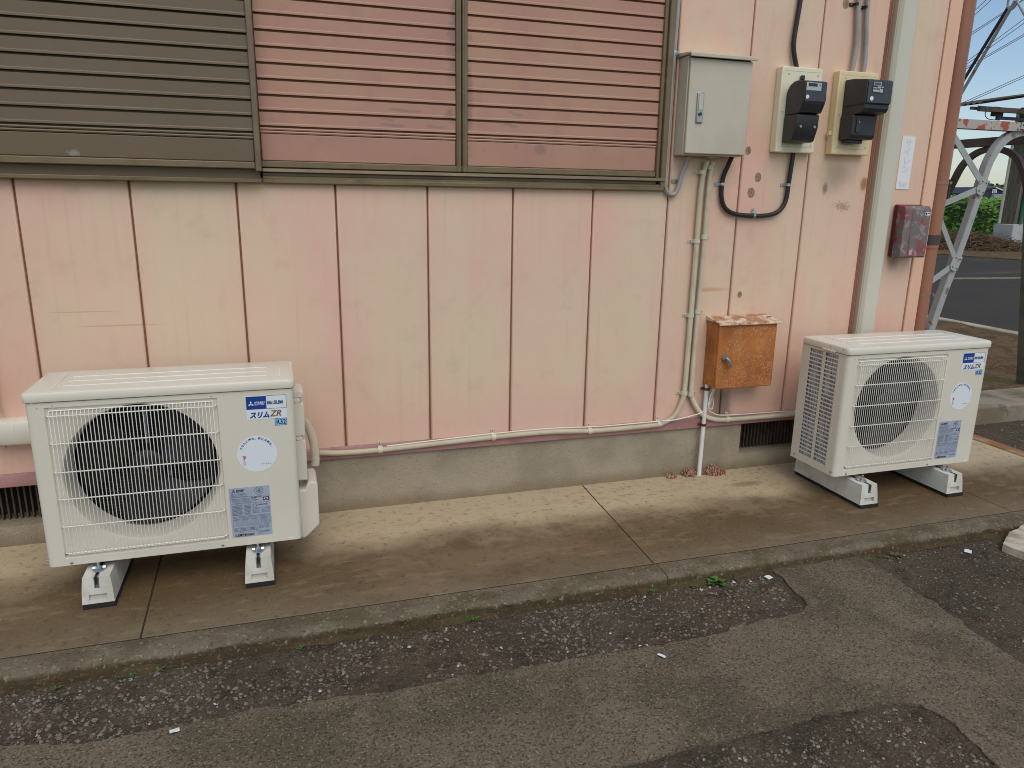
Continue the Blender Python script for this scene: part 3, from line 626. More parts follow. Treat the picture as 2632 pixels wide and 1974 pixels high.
    def rr_ring(o_, z):
        out = []; x0, x1, y0, y1 = o_ - .001, W - o_ + .001, o_ - .001, D - o_ + .001; R_ = .02
        for (qx, qy, a0) in ((x0 + R_, y0 + R_, pi), (x1 - R_, y0 + R_, 1.5 * pi), (x1 - R_, y1 - R_, 0), (x0 + R_, y1 - R_, .5 * pi)):
            for i in range(6): a = a0 + i * pi / 10; out.append((qx + R_ * cos(a), qy + R_ * sin(a), z))
        return out
    rg = [rr_ring(o_, z) for o_, z in prof]; q = 24; b.v = [p for R_ in rg for p in R_]
    b.f = [(i * q + k, i * q + (k + 1) % q, (i + 1) * q + (k + 1) % q, (i + 1) * q + k) for i in range(len(rg) - 1) for k in range(q)] + [tuple((len(rg) - 1) * q + k for k in range(q)), tuple(reversed(range(q)))]
    lid = bd(b, 'top_cover', 'ac_paint', smooth=True, bevel=.002)
    for y in (.06, .125, .19): bd(bx(.10, W - .085, y, y + .0055, .598, .6008), 'rib', 'guard_wire', lid, bevel=.001, seg=1)
    for x in (.07, W - .045): bd(bx(x, x + .004, .045, .24, .598, .5998), 'rib', 'guard_wire', lid, bevel=.001, seg=1)
    bd(bx(-.012, -.0045, .075, .155, .562, .570), 'lid_grip', 'ac_paint', lid, bevel=.002)
    for x, z in ((.07, .009), (.541, .010), (.55, .043), (.058, .043)):
        bd(MB().tube([(x, .001, z), (x, -.002, z), (x, -.0035, z)], [.0045, .0045, .0025], 10), 'screw', 'screw', smooth=True)
    for x, z in ((.035, .545), (.078, .5515), (.545, .5515)): bd(MB().cyl((x, .0003, z), (x, -.0004, z), .0016, 8), 'screw', 'ac_dark')
    for y, z in ((.015, .02), (.27, .02), (.11, .585), (.03, .585)): bd(MB().cyl((.002, y, z), (-.0065, y, z), .0035, 8), 'screw', 'screw')
    bd(bx(W - .044, W - .027, -.0008, .0004, .0065, .0105), 'drain_slot', 'guard_wire')
    # right hand service cover and pipe cover
    cv = MB(); y0, y1 = .085, .2
    for z0, z1, o_ in ((.505, .53, .034), (.485, .505, .022), (.36, .485, .034), (.345, .36, .024), (.19, .345, .034)):
        cv.prism([(W - .001, z0), (W + o_, z0), (W + o_, z1 - .006), (W + o_ - .006, z1), (W - .001, z1)], 'y', y0, y1)
    bd(cv, 'service_cover', 'ac_paint', bevel=.004)
    bd(MB().prism([(W - .001, -.035), (W + .012, -.037), (W + .055, .0), (W + .067, .012), (W + .067, .172), (W + .06, .183), (W + .034, .183), (W + .020, .155), (W - .001, .155)], 'y', y0 - .008, y1 + .03), 'pipe_cover', 'ac_paint', bevel=.006, seg=3)
    # feet
    for fx in (.125, .63):
        ft = MB().box(fx - .03, fx + .05, .28, .31, -.0095, -.003).box(fx - .03, fx + .05, .02, .28, -.0095, .001)
        bd(ft, 'foot', 'ac_paint')
    # ---- printed labels (flat stickers, each proud of the panel)
    def lab(x0, x1, z0, z1, y, m, name, par=A): return bd(MB().box(x0, x1, y, y + .0004, z0, z1), name, m, par)
    y = -.0006
    L = lab(.652, .784, .461, .5435, y, 'white_paper', 'brand_label')
    lab(.653, .718, .497, .5425, y - .0004, 'logo_blue', 'print', L)
    for (x0, x1, z0, z1) in ((.718, .784, .5425, .5435), (.718, .784, .4965, .4975), (.783, .784, .4965, .5435)): lab(x0, x1, z0, z1, y - .0004, 'ink', 'print', L)
    def diamonds(x, z, s, m, par, yy):
        d = MB()
        for a in (pi / 2, pi / 2 + 2 * pi / 3, pi / 2 - 2 * pi / 3):
            ux, uz = cos(a), sin(a); vx, vz = -uz, ux
            d.add([(x, yy, z), (x + s * (.5 * ux + .29 * vx), yy, z + s * (.5 * uz + .29 * vz)), (x + s * ux, yy, z + s * uz), (x + s * (.5 * ux - .29 * vx), yy, z + s * (.5 * uz - .29 * vz))], [(0, 1, 2, 3)])
        bd(d, 'emblem', m, par, fix=False)
    yt = y - .0009
    diamonds(.6685, .5165, .0105, 'white_paper', L, yt)
    text('print', 'MITSUBISHI', .0078, .680, .5185, yt, 'white_paper', L, bold=.0002, sx=.86)
    text('print', 'ELECTRIC', .0078, .680, .512, yt, 'white_paper', L, bold=.0002, sx=.92)
    text('print', 'Mr.SLIM', .0168, .7205, .5128, yt, 'slim_grey', L, bold=.0008, sx=.92)
    text('print', 'スリム', .0245, .661, .4675, yt, 'logo_blue', L, bold=.0012, shear=.25, sx=.88)
    text('print', 'ZR', .030, .7265, .4690, yt, 'gold', L, bold=.0005, shear=.3, sx=1.0)
    R3 = lab(.7425, .7820, .4345, .4600, y, 'ink', 'refrigerant_label'); lab(.7438, .7807, .4358, .4587, y - .0004, 'light_blue', 'print', R3)
    text('print', 'R32', .0235, .7465, .4393, yt, 'ink', R3, bold=.0004, sx=.86)
    # round lottery sticker with its wording
    sx_, sz_ = .677, .337
    C = bd(MB().cyl((sx_, .0002, sz_), (sx_, y, sz_), .0655, 56), 'round_sticker', 'white_paper')
    ph = 'あなたに夢を。街に元気を。'
    for i, ch in enumerate(ph):
        a = rad(157 - 134 * i / (len(ph) - 1)); rr = .0515
        text('print', ch, .0095, sx_ + rr * cos(a), sz_ + .002 + rr * sin(a), yt + .0002, 'logo_blue', C, align='CENTER', rot=a - pi / 2, bold=.0002)
    for i, ch in enumerate('宝くじ'): text('print', ch, .0125, sx_ - .043, sz_ - .014 - i * .0115, yt + .0002, 'red_ink', C, align='CENTER', bold=.0003)
    text('print', 'クーちゃん', .0066, sx_ + .012, sz_ - .0405, yt + .0002, 'ink_black', C)
    # rating plate
    x0, x1, z0, z1 = .575, .709, .032, .218
    Rp = lab(x0, x1, z0, z1, y, 'rating_plate', 'rating_plate')
    diamonds(.590, .2065, .0075, 'ink_black', Rp, yt)
    text('print', 'MITSUBISHI', .0062, .599, .2075, yt, 'ink_black', Rp, sx=.85, bold=.0002); text('print', 'ELECTRIC', .0062, .599, .2023, yt, 'ink_black', Rp, sx=.9, bold=.0002)
    text('print', '三菱電機株式会社', .0098, .583, .0365, yt, 'ink_black', Rp, bold=.0003, sx=.84)
    text('print', '三菱電機株式会社', .0056, .664, .1475, yt, 'ink_black', Rp, sx=.8)
    text('print', '第一種特定製品', .006, .646, .177, yt, 'ink_black', Rp, sx=.85)
    def ringm(x, z, ro, ri):
        d = MB(); q = 24
        d.v = [(x + R_ * cos(2 * pi * i / q), yt, z + R_ * sin(2 * pi * i / q)) for R_ in (ro, ri) for i in range(q)]
        d.f = [(i, (i + 1) % q, q + (i + 1) % q, q + i) for i in range(q)]; bd(d, 'emblem', 'ink_black', Rp, fix=False)
    ringm(.673, .2015, .0145, .0137); ringm(.673, .2015, .0082, .0074); text('print', 'PJ', .009, .673, .1985, yt, 'ink_black', Rp, align='CENTER', bold=.0002)
    ringm(.656, .1475, .0068, .0060)
    eye = lab(.685, .7045, .1645, .177, yt, 'ink_black', 'emblem', Rp)
    d = MB().add([(.6865 + .0165 * i / 12, yt - .0003, .1708 + .0045 * sin(pi * i / 12)) for i in range(13)] + [(.6865 + .0165 * i / 12, yt - .0003, .1708 - .0045 * sin(pi * i / 12)) for i in range(11, 0, -1)], [tuple(range(24))]); bd(d, 'emblem', 'white_paper', Rp, fix=False)
    bd(MB().cyl((.6948, yt - .0005, .1708), (.6948, yt - .0007, .1708), .0034, 12), 'emblem', 'ink_black', Rp)
    ln = MB(); R = random.Random(5); fine = MB()
    def hl(a, b_, z): ln.box(a, b_, yt, yt + .0001, z, z + .0005)
    def vl(x, a, b_): ln.box(x, x + .0005, yt, yt + .0001, a, b_)
    def words(a, b_, z, h=.0016):
        x = a
        while x < b_:
            wd = R.uniform(.001, .0045); fine.box(x, min(x + wd, b_), yt, yt + .0001, z, z + h * R.uniform(.7, 1)); x += wd + R.uniform(.0006, .0014)
    for z in (.1965, .1925, .1885, .1845): words(.581, .581 + R.uniform(.03, .062), z)
    hl(.579, .705, .1825); hl(.579, .705, .158); vl(.579, .158, .1825); vl(.705, .03 + .128, .1825)
    for z in (.1765, .1725, .1685, .1645, .1605): words(.583, .583 + R.uniform(.06, .095), z)
    for z in (.152, .147, .142, .137, .132, .127, .122, .117): hl(.581, .642, z - .0015); words(.583, .612, z); words(.622, .64, z)
    vl(.581, .115, .158); vl(.613, .115, .158); vl(.642, .115, .158); hl(.646, .705, .138); hl(.646, .705, .119); vl(.675, .119, .131); vl(.705, .119, .138)
    for z in (.134, .129, .125, .121): words(.648, .672, z); words(.679, .703, z)
    for z in (.110, .106): words(.581, .705, z)
    hl(.581, .705, .102); hl(.581, .705, .078); 
    for z in (.098, .094, .09, .086, .082): hl(.581, .705, z)
    for x in (.581, .612, .643, .674, .705): vl(x, .078, .102)
    words(.584, .604, .099); words(.614, .634, .099); words(.646, .662, .099); words(.678, .695, .099)
    hl(.581, .659, .075); hl(.581, .659, .068); hl(.581, .659, .05)
    for z in (.064, .060, .0555): hl(.581, .659, z); words(.584, .594, z + .001); words(.606, .62, z + .001); words(.636, .65, z + .001)
    for x in (.581, .602, .631, .659): vl(x, .05, .075)
    for z in (.073, .069, .065, .061): words(.664, .70, z)
    hl(.661, .705, .0505); hl(.661, .705, .0445); words(.664, .70, .0465); words(.661, .678, .039)
    bd(ln, 'print', 'ink_grey', Rp)['kind'] = 'stuff'; bd(fine, 'print', 'ink_grey', Rp)['kind'] = 'stuff'
    return A
A1 = outdoor_unit(-.1885, -.5008, .130, 'cream outdoor air conditioner below the brown shutter case, corrugated conduit entering its pipe cover', True)
A2 = outdoor_unit(2.9476, -.5036, .130, 'cream outdoor air conditioner below the meters with slotted side grille showing', False)

# concrete feet blocks
def foot_block(x0, x1, yf, label):
    o = (.5 * (x0 + x1), yf + .23, 0); Bk = thing('foot_block', o, label, 'concrete block', 'concrete blocks under the air conditioners')
    c = o[0]; yb = yf + .46; t = .041; q = .049; z0, z1 = .017, .108
    b = MB()
    # body built round the channel slot: two rails + lower core
    sw = .0075
    def sec(a, e, ztop, zlow, ya, yc): pass
    fy = lambda z: yf + .004 + (z - .011) * .114
    qx = lambda z: q - (z - .011) * .0614
    def core(xa, xb, za, zb, back):      # xa/xb None = sloping flank
        L0, L1 = (c - qx(za), c - qx(zb)) if xa is None else (xa, xa); R0, R1 = (c + qx(za), c + qx(zb)) if xb is None else (xb, xb)
        b.hexa([(L0, fy(za), za), (R0, fy(za), za), (R0, back, za), (L0, back, za)], [(L1, fy(zb), zb), (R1, fy(zb), zb), (R1, back, zb), (L1, back, zb)])
    core(None, None, z0, .028, yb); core(None, None, .048, .068, yb); core(None, c - .027, .028, .048, yf + .019); core(c + .027, None, .028, .048, yf + .019)
    b.hexa([(c - qx(.028), yf + .019, .028), (c + qx(.028), yf + .019, .028), (c + qx(.028), yb, .028), (c - qx(.028), yb, .028)], [(c - qx(.048), yf + .019, .048), (c + qx(.048), yf + .019, .048), (c + qx(.048), yb, .048), (c - qx(.048), yb, .048)])
    b.hexa([(c - .0455, yf + .0105, .068), (c - sw, yf + .0105, .068), (c - sw, yb, .068), (c - .0455, yb, .068)], [(c - t, yf + .015, z1), (c - sw, yf + .015, z1), (c - sw, yb, z1), (c - t, yb, z1)])
    b.hexa([(c + sw, yf + .0105, .068), (c + .0455, yf + .0105, .068), (c + .0455, yb, .068), (c + sw, yb, .068)], [(c + sw, yf + .015, z1), (c + t, yf + .015, z1), (c + t, yb, z1), (c + sw, yb, z1)])
    b.build('body', 'block_concrete', Bk, o)
    bx(c - .046, c + .051, yf + .001, yb - .005, 0, .0165).build('rubber_pad', 'rubber', Bk, o)
    ch = MB().box(c - .0072, c - .0047, yf + .011, yb, .0685, .1085).box(c + .0047, c + .0072, yf + .011, yb, .0685, .1085).box(c - .0047, c + .0047, yf + .012, yb, .0685, .078)
    ch.build('channel', 'steel_zinc', Bk, o)
    bx(c - .0046, c + .0046, yf + .022, yf + .05, .0785, .104).build('channel_void', 'lock', Bk, o)
    # clamp plate, washer, nut, bolt in front of the unit's foot
    wz = MB().cyl((c, yf + .062, .1085), (c, yf + .062, .1125), .019, 20); wz.build('washer', 'steel_zinc', Bk, o, smooth=True)
    MB().cyl((c, yf + .062, .1126), (c, yf + .062, .122), .0095, 6).build('nut', 'steel_zinc', Bk, o)
    MB().cyl((c, yf + .062, .1221), (c, yf + .062, .136), .005, 10).build('bolt', 'steel_zinc', Bk, o)
    MB().hexa([(c - .021, yf + .064, .113), (c - .0096, yf + .064, .113), (c - .0096, yf + .082, .113), (c - .021, yf + .082, .113)], [(c - .021, yf + .07, .119), (c - .0096, yf + .07, .119), (c - .0096, yf + .082, .119), (c - .021, yf + .082, .119)]).build('clamp_plate', 'steel_zinc', Bk, o, bevel=.001)
    MB().hexa([(c + .0096, yf + .064, .113), (c + .021, yf + .064, .113), (c + .021, yf + .082, .113), (c + .0096, yf + .082, .113)], [(c + .0096, yf + .07, .119), (c + .021, yf + .07, .119), (c + .021, yf + .082, .119), (c + .0096, yf + .082, .119)]).build('clamp_plate', 'steel_zinc', Bk, o, bevel=.001)
    return Bk
foot_block(-.087, .011, -.577, 'pale concrete block under the fan end of the unit below the brown shutter case')
foot_block(.420, .518, -.577, 'pale concrete block under the label end of the unit below the brown shutter case')
foot_block(3.039, 3.137, -.594, 'pale concrete block under the grille end of the unit below the meters')
foot_block(3.537, 3.635, -.594, 'pale concrete block under the label end of the unit below the meters')

# ================================================================== WALL FITTINGS
# grey cabinet
o = (2.458, 0, 1.53); Cb = thing('electrical_cabinet', o, 'beige grey steel electrical cabinet with sloping hood on pink wall', 'cabinet')
bx(2.304, 2.612, -.082, -.001, 1.532, 1.935).build('body', 'cabinet', Cb, o, bevel=.004)
bx(2.312, 2.604, -.0845, -.0825, 1.54, 1.93).build('gasket', 'lock', Cb, o)
dr = bx(2.307, 2.609, -.098, -.085, 1.538, 1.924).build('door', 'cabinet', Cb, o, bevel=.004, seg=3)
MB().prism([(-.001, 1.9365), (-.001, 1.953), (-.100, 1.946), (-.116, 1.941), (-.116, 1.926), (-.111, 1.926), (-.106, 1.9365)], 'x', 2.296, 2.622).build('hood', 'cabinet', Cb, o, bevel=.003)
hd = bx(2.346, 2.378, -.106, -.0985, 1.664, 1.788).build('handle', 'handle_grey', dr, o, bevel=.005, seg=3)
bx(2.352, 2.372, -.109, -.1065, 1.716, 1.780).build('handle_grip', 'cabinet', dr, o, bevel=.004, seg=3)
MB().cyl((2.362, -.1065, 1.700), (2.362, -.112, 1.700), .007, 16).build('lock', 'lock', dr, o)
bx(2.445, 2.505, -.06, -.02, 1.5255, 1.5315).build('cable_plate', 'cabinet_rib', Cb, o)

# meter boards
def board(x0, x1, z0, z1, m, label):
    o = (.5 * (x0 + x1), 0, z0); t = thing('meter_board', o, label, 'meter board', 'meter mounting boards')
    bx(x0, x1, -.043, -.0005, z0, z1).build('board', m, t, o, bevel=.004)
    for a, b_, c_, d_ in ((x0 + .016, x1 - .016, z0 + .024, z0 + .0254), (x0 + .016, x1 - .016, z1 - .0194, z1 - .018)):
        bx(a, b_, -.0434, -.0429, c_, d_).build('seam', 'duct_trim', t, o)
    for x in (x0 + .035, x1 - .025):
        for z in (z0 + .034, z1 - .032): MB().cyl((x, -.0428, z), (x, -.0438, z), .0042, 12).build('screw', 'duct_trim', t, o)
    MB().cyl((x0 + .02, -.0428, z0 + .175), (x0 + .02, -.0438, z0 + .175), .0035, 12).build('screw', 'duct_trim', t, o)
    return t, o
t1, o1 = board(2.802, 3.019, 1.562, 1.930, 'board_ivory', 'ivory plastic meter board between the cabinet and the yellowed board')
t2, o2 = board(3.113, 3.332, 1.562, 1.930, 'board_yellow', 'yellowed cream plastic meter board beside the beige duct')
bx(3.098, 3.1125, -.032, -.018, 1.648, 1.664).build('side_lug', 'board_yellow', t2, o2)
def face_print(t, o, x0, x1, z0, z1, y, yellow):
    pl = bx(x0, x1, y - .001, y, z0, z1).build('display_label', 'label_grey' if yellow else 'lcd_dark', t, o)
    w_, h = x1 - x0, z1 - z0
    if yellow:
        bx(x0 + .001, x0 + .005, y - .0016, y - .0011, z0 + h * .45, z1 - .001).build('print', 'yellow', pl, o)
        bx(x0 + w_ * .12, x0 + w_ * .72, y - .0016, y - .0011, z0 + h * .5, z1 - h * .1).build('display', 'lcd_dark', pl, o)
        bx(x0 + w_ * .86, x0 + w_ * .92, y - .0016, y - .0011, z0 + h * .62, z1 - h * .2).build('print', 'ink_black', pl, o)
    else:
        fr_ = bx(x0 + w_ * .06, x0 + w_ * .72, y - .0016, y - .0011, z0 + h * .66, z1 - h * .03).build('print', 'label_grey', pl, o)
        bx(x0 + w_ * .11, x0 + w_ * .66, y - .0021, y - .0017, z0 + h * .71, z1 - h * .08).build('display', 'lcd', pl, o)
        for (a, b_, c_, d_) in ((.05, .4, .4, .5), (.45, .7, .42, .6), (.05, .6, .12, .3), (.62, .9, .08, .38), (.75, .95, .5, .6)):
            bx(x0 + w_ * a, x0 + w_ * b_, y - .0016, y - .0011, z0 + h * c_, z0 + h * d_).build('print', 'label_grey', pl, o)
# meter 1
oA = (2.89, -.1, 1.6); M1 = thing('electricity_meter', oA, 'black rounded electricity meter with yellow-edged display on ivory board', 'meter')
prf = [(-.0435, 1.812), (-.050, 1.832), (-.063, 1.848), (-.085, 1.859), (-.12, 1.862), (-.165, 1.855), (-.168, 1.766), (-.164, 1.757), (-.150, 1.727), (-.1185, 1.7205), (-.0435, 1.7205)]
MB().prism(prf, 'x', 2.834, 2.950).build('head', 'meter_black', M1, oA, bevel=.008, seg=3)
MB().prism([(-.0435, 1.720), (-.138, 1.720), (-.136, 1.665), (-.118, 1.612), (-.108, 1.603), (-.0435, 1.603)], 'x', 2.832, 2.952).build('terminal_cover', 'meter_black', M1, oA, bevel=.006, seg=3)
bx(2.837, 2.947, -.1715, -.1655, 1.769, 1.851).build('face_plate', 'meter_slate', M1, oA, bevel=.002)
face_print(M1, oA, 2.8385, 2.916, 1.815, 1.847, -.1716, True)
MB().cyl((2.849, -.1714, 1.788), (2.849, -.1724, 1.788), .0085, 20).build('round_label', 'white_paper', M1, oA)
bx(2.9505, 2.957, -.16, -.146, 1.776, 1.800).build('side_clip', 'meter_black', M1, oA)
bx(2.895, 2.913, -.062, -.044, 1.872, 1.895).build('peg', 'meter_black', M1, oA, bevel=.006, seg=3)
for x in (2.856, 2.930): MB().cyl((x, -.135, 1.668), (x, -.139, 1.668), .006, 12).build('screw', 'screw', M1, oA)
# meter 2
oB = (3.21, -.1, 1.62); M2 = thing('electricity_meter', oB, 'charcoal box-shaped electricity meter with slate face on yellowed board', 'meter')
MB().prism([(-.0435, 1.890), (-.10, 1.888), (-.186, 1.876), (-.188, 1.771), (-.0435, 1.771)], 'x', 3.146, 3.284).build('head', 'meter_black', M2, oB, bevel=.005, seg=3)
MB().prism([(-.0435, 1.7705), (-.185, 1.7705), (-.184, 1.755), (-.174, 1.741), (-.155, 1.735), (-.110, 1.7335), (-.0435, 1.7335)], 'x', 3.148, 3.282).build('under_cover', 'meter_black', M2, oB, bevel=.003)
MB().prism([(-.0435, 1.733), (-.128, 1.733), (-.124, 1.640), (-.112, 1.626), (-.0435, 1.626)], 'x', 3.142, 3.281).build('terminal_cover', 'meter_black', M2, oB, bevel=.006, seg=3)
bx(3.165, 3.185, -.130, -.125, 1.655, 1.715).build('cover_slot', 'lock', M2, oB)
MB().cyl((3.176, -.1295, 1.70), (3.176, -.133, 1.70), .004, 10).build('screw', 'screw', M2, oB)
bx(3.158, 3.246, -.09, -.05, 1.610, 1.6258).build('bottom_nub', 'meter_black', M2, oB, bevel=.004)
bx(3.150, 3.283, -.192, -.1885, 1.776, 1.872).build('face_plate', 'meter_slate', M2, oB, bevel=.002)
face_print(M2, oB, 3.172, 3.236, 1.818, 1.866, -.1921, False)
MB().cyl((3.1745, -.1918, 1.795), (3.1745, -.193, 1.795), .0095, 20).build('round_label', 'white_paper', M2, oB)
bx(3.2845, 3.290, -.18, -.165, 1.776, 1.800).build('side_clip', 'meter_black', M2, oB)

# saddles
def saddle(par, o, p, axis, r, m='steel_zinc', ear=1, name='saddle'):
    """strap round a vertical ('z') or horizontal ('x') pipe fixed to the wall, with a screwed ear"""
    x, z = p; b = MB(); N = 10
    if axis == 'z':
        pts = [(x + (r + .001) * cos(a), -r - .004 - (r + .001) * sin(a)) for a in [pi * i / N for i in range(N + 1)]]
        ring = [(x + r + .001, -.001)] + pts + [(x - r - .001, -.001)]
        for (a, b_) in zip(ring, ring[1:]): b.bar((a[0], a[1], z), (b_[0], b_[1], z), (0, 0, 1), .019 if m == 'conduit_beige' else .012, .0014 if m != 'conduit_beige' else .0026)
        ex = x + ear * (r + .011); b.box(ex - .011, ex + .011, -.0045, -.0015, z - .0075, z + .0075); sp_ = (ex + ear * .002, z)
    else:
        ring = [(z - r - .001, -.001)] + [(z - (r + .001) * cos(pi * i / N), -r - .004 - (r + .001) * sin(pi * i / N)) for i in range(N + 1)] + [(z + r + .001, -.001)]
        for (a, b_) in zip(ring, ring[1:]): b.bar((x, a[1], a[0]), (x, b_[1], b_[0]), (1, 0, 0), .019 if m == 'conduit_beige' else .012, .0014 if m != 'conduit_beige' else .0026)
        ez = z + ear * (r + .011); b.box(x - .0075, x + .0075, -.0045, -.0015, ez - .011, ez + .011); sp_ = (x, ez + ear * .002)
    s_ = b.build(name, m, par, o)
    MB().cyl((sp_[0], -.0044, sp_[1]), (sp_[0], -.0075, sp_[1]), .0034, 8).build('screw', 'screw', s_, o)
def pipe_thing(name, pts, r, m, label, cat, group=None, n=12, sm=8, **k):
    p = smooth_path(pts, sm); o = tuple(p[0]); t = thing(name, o, label, cat, group)
    MB().tube(p, r, n).build('tube', m, t, o, smooth=True); return t, o
t, o = pipe_thing('grey_conduit', [(2.275, -.014, 2.95), (2.274, -.014, 2.2), (2.268, -.014, 1.9), (2.265, -.014, 1.65), (2.264, -.016, 1.43), (2.270, -.016, 1.39), (2.284, -.016, 1.37), (2.302, -.016, 1.364), (2.318, -.016, 1.37), (2.331, -.018, 1.395), (2.342, -.024, 1.45), (2.354, -.036, 1.50), (2.36, -.04, 1.532)], .0098, 'pvc_grey', 'grey plastic conduit looping up under the cabinet beside the window frame', 'conduit')
saddle(t, o, (2.272, 1.954), 'z', .0098, ear=1); saddle(t, o, (2.336, 1.423), 'z', .0098, 'screw', ear=-1)
t, o = pipe_thing('black_cable', [(2.577, -.045, 1.532), (2.572, -.03, 1.50), (2.560, -.018, 1.45), (2.556, -.016, 1.405), (2.559, -.016, 1.36), (2.573, -.016, 1.322), (2.60, -.016, 1.296), (2.65, -.016, 1.280), (2.743, -.016, 1.274), (2.82, -.016, 1.278), (2.868, -.016, 1.292), (2.897, -.016, 1.318), (2.912, -.016, 1.356), (2.916, -.016, 1.41), (2.918, -.017, 1.46), (2.922, -.02, 1.563)], .0105, 'cable_black', 'thick black cable hanging in a loop from cabinet to ivory meter board', 'cable')
saddle(t, o, (2.557, 1.414), 'z', .0105, ear=-1); saddle(t, o, (2.916, 1.418), 'z', .0105, ear=-1); saddle(t, o, (2.742, 1.275), 'x', .0105, ear=1)
t, o = pipe_thing('black_cable', [(2.890, -.018, 2.95), (2.882, -.016, 2.35), (2.878, -.016, 2.21), (2.871, -.016, 2.12), (2.865, -.017, 2.05), (2.869, -.018, 2.0), (2.884, -.02, 1.95), (2.890, -.022, 1.9305)], .0105, 'cable_black', 'thick black cable coming down the wall into the ivory meter board', 'cable')
for pts, lb in (([(3.172, -.018, 2.95), (3.188, -.018, 2.28), (3.203, -.018, 2.1), (3.204, -.02, 2.02), (3.198, -.02, 1.9305)], 'grey conduit bent above the yellowed meter board, next to the ivory board'),
                ([(3.224, -.018, 2.95), (3.241, -.018, 2.24), (3.256, -.018, 2.08), (3.262, -.02, 2.0), (3.263, -.02, 1.9305)], 'grey conduit bent above the yellowed meter board, next to the beige duct')):
    t, o = pipe_thing('grey_conduit', pts, .0108, 'pvc_grey', lb, 'conduit'); x = pts[1][0] - .002
    saddle(t, o, (x + .001, 2.218 if x < 3.22 else 2.21), 'z', .0108, 'clamp_dark', ear=-1)
# corrugated conduits
def corrugated(pts, r, label):
    p = resample(smooth_path(pts, 14), .0017); o = tuple(p[0]); t = thing('corrugated_conduit', o, label, 'conduit', 'corrugated beige conduits')
    MB().tube(p, r, 12, ridge=.84).build('tube', 'conduit_beige', t, o, smooth=False); return t, o
yq = -.019
tL, oL = corrugated([(2.463, -.03, 1.512), (2.455, -.022, 1.47), (2.447, yq, 1.38), (2.446, yq, 1.1), (2.444, yq, .8), (2.441, yq, .47), (2.430, yq, .39), (2.398, yq, .325), (2.345, yq, .293), (2.28, yq, .282), (2.0, yq, .279), (1.75, yq, .292), (1.5, yq, .290), (1.2, yq, .281), (.95, yq, .274), (.80, yq, .276), (.712, yq - .01, .288)], .0125, 'beige corrugated conduit running from cabinet down and along the flashing under the window')
tR, oR = corrugated([(2.491, -.03, 1.512), (2.489, -.022, 1.48), (2.486, yq, 1.38), (2.484, yq, 1.1), (2.479, yq, .8), (2.476, yq, .47), (2.482, yq, .415), (2.508, yq, .365), (2.55, yq, .318), (2.61, yq, .290), (2.70, yq, .280), (2.95, yq, .279), (3.15, yq, .280), (3.3, yq - .05, .30)], .0125, 'beige corrugated conduit running down from cabinet then curving towards the unit below the meters')
for x, z in ((2.450, 1.464), (2.446, 1.159), (2.444, .814), (2.441, .433)): saddle(tL, oL, (x, z), 'z', .0135, 'conduit_beige', -1)
for x, z in ((2.488, 1.486), (2.485, 1.176), (2.480, .830), (2.478, .425)): saddle(tR, oR, (x, z), 'z', .0135, 'conduit_beige', 1)
for x, z in ((2.310, .286), (1.478, .289), (.97, .275), (1.95, .280)): saddle(tL, oL, (x, z), 'x', .0135, 'conduit_beige', 1)
saddle(tR, oR, (2.697, .280), 'x', .0135, 'conduit_beige', 1)
# conduit tail into unit 1
corrugated([(.655, -.25, .50), (.672, -.25, .465), (.686, -.25, .41), (.690, -.25, .35), (.688, -.25, .315)], .0165, 'short corrugated conduit bowing down into the pipe cover of an outdoor unit')
# thin white wires
pipe_thing('white_wire', [(2.595, -.05, .465), (2.59, -.035, .42), (2.578, -.03, .365), (2.54, -.03, .331), (2.46, -.03, .314), (2.38, -.03, .303), (2.28, -.025, .302), (2.0, -.02, .299), (1.75, -.02, .309), (1.5, -.02, .307), (1.25, -.02, .299), (1.0, -.02, .289)], .0028, 'wire_white', 'thin white wire running along the conduit from the rusty box towards the window side', 'wire', n=8)
pipe_thing('white_wire', [(2.583, -.05, .465), (2.572, -.04, .40), (2.575, -.035, .345), (2.60, -.03, .325), (2.65, -.03, .309), (2.8, -.03, .304), (3.0, -.03, .302), (3.12, -.03, .298), (3.25, -.03, .30)], .0028, 'wire_white', 'thin white wire running from the rusty box to the unit below the meters', 'wire', n=8)
pipe_thing('white_wire', [(2.59, -.052, .465), (2.575, -.045, .42), (2.566, -.04, .37), (2.592, -.034, .345), (2.597, -.034, .375), (2.585, -.04, .42)], .0026, 'wire_white', 'thin white wire curled in a loop under the rusty box', 'wire', n=8)
# white riser pipe with rusty clamps
t, o = pipe_thing('white_pipe', [(2.553, -.028, 0), (2.556, -.028, .25), (2.558, -.028, .473)], .0108, 'pvc_white', 'thin white pipe rising from the apron to the rusty box', 'pipe')
for z, x in ((.449, 2.558), (.267, 2.556)):
    c_ = MB().tube([(x, -.028, z - .006), (x, -.028, z + .006)], .0135, 14).box(x - .024, x + .024, -.016, -.011, z - .006, z + .006).build('pipe_clamp', 'clamp_rust', t, o)
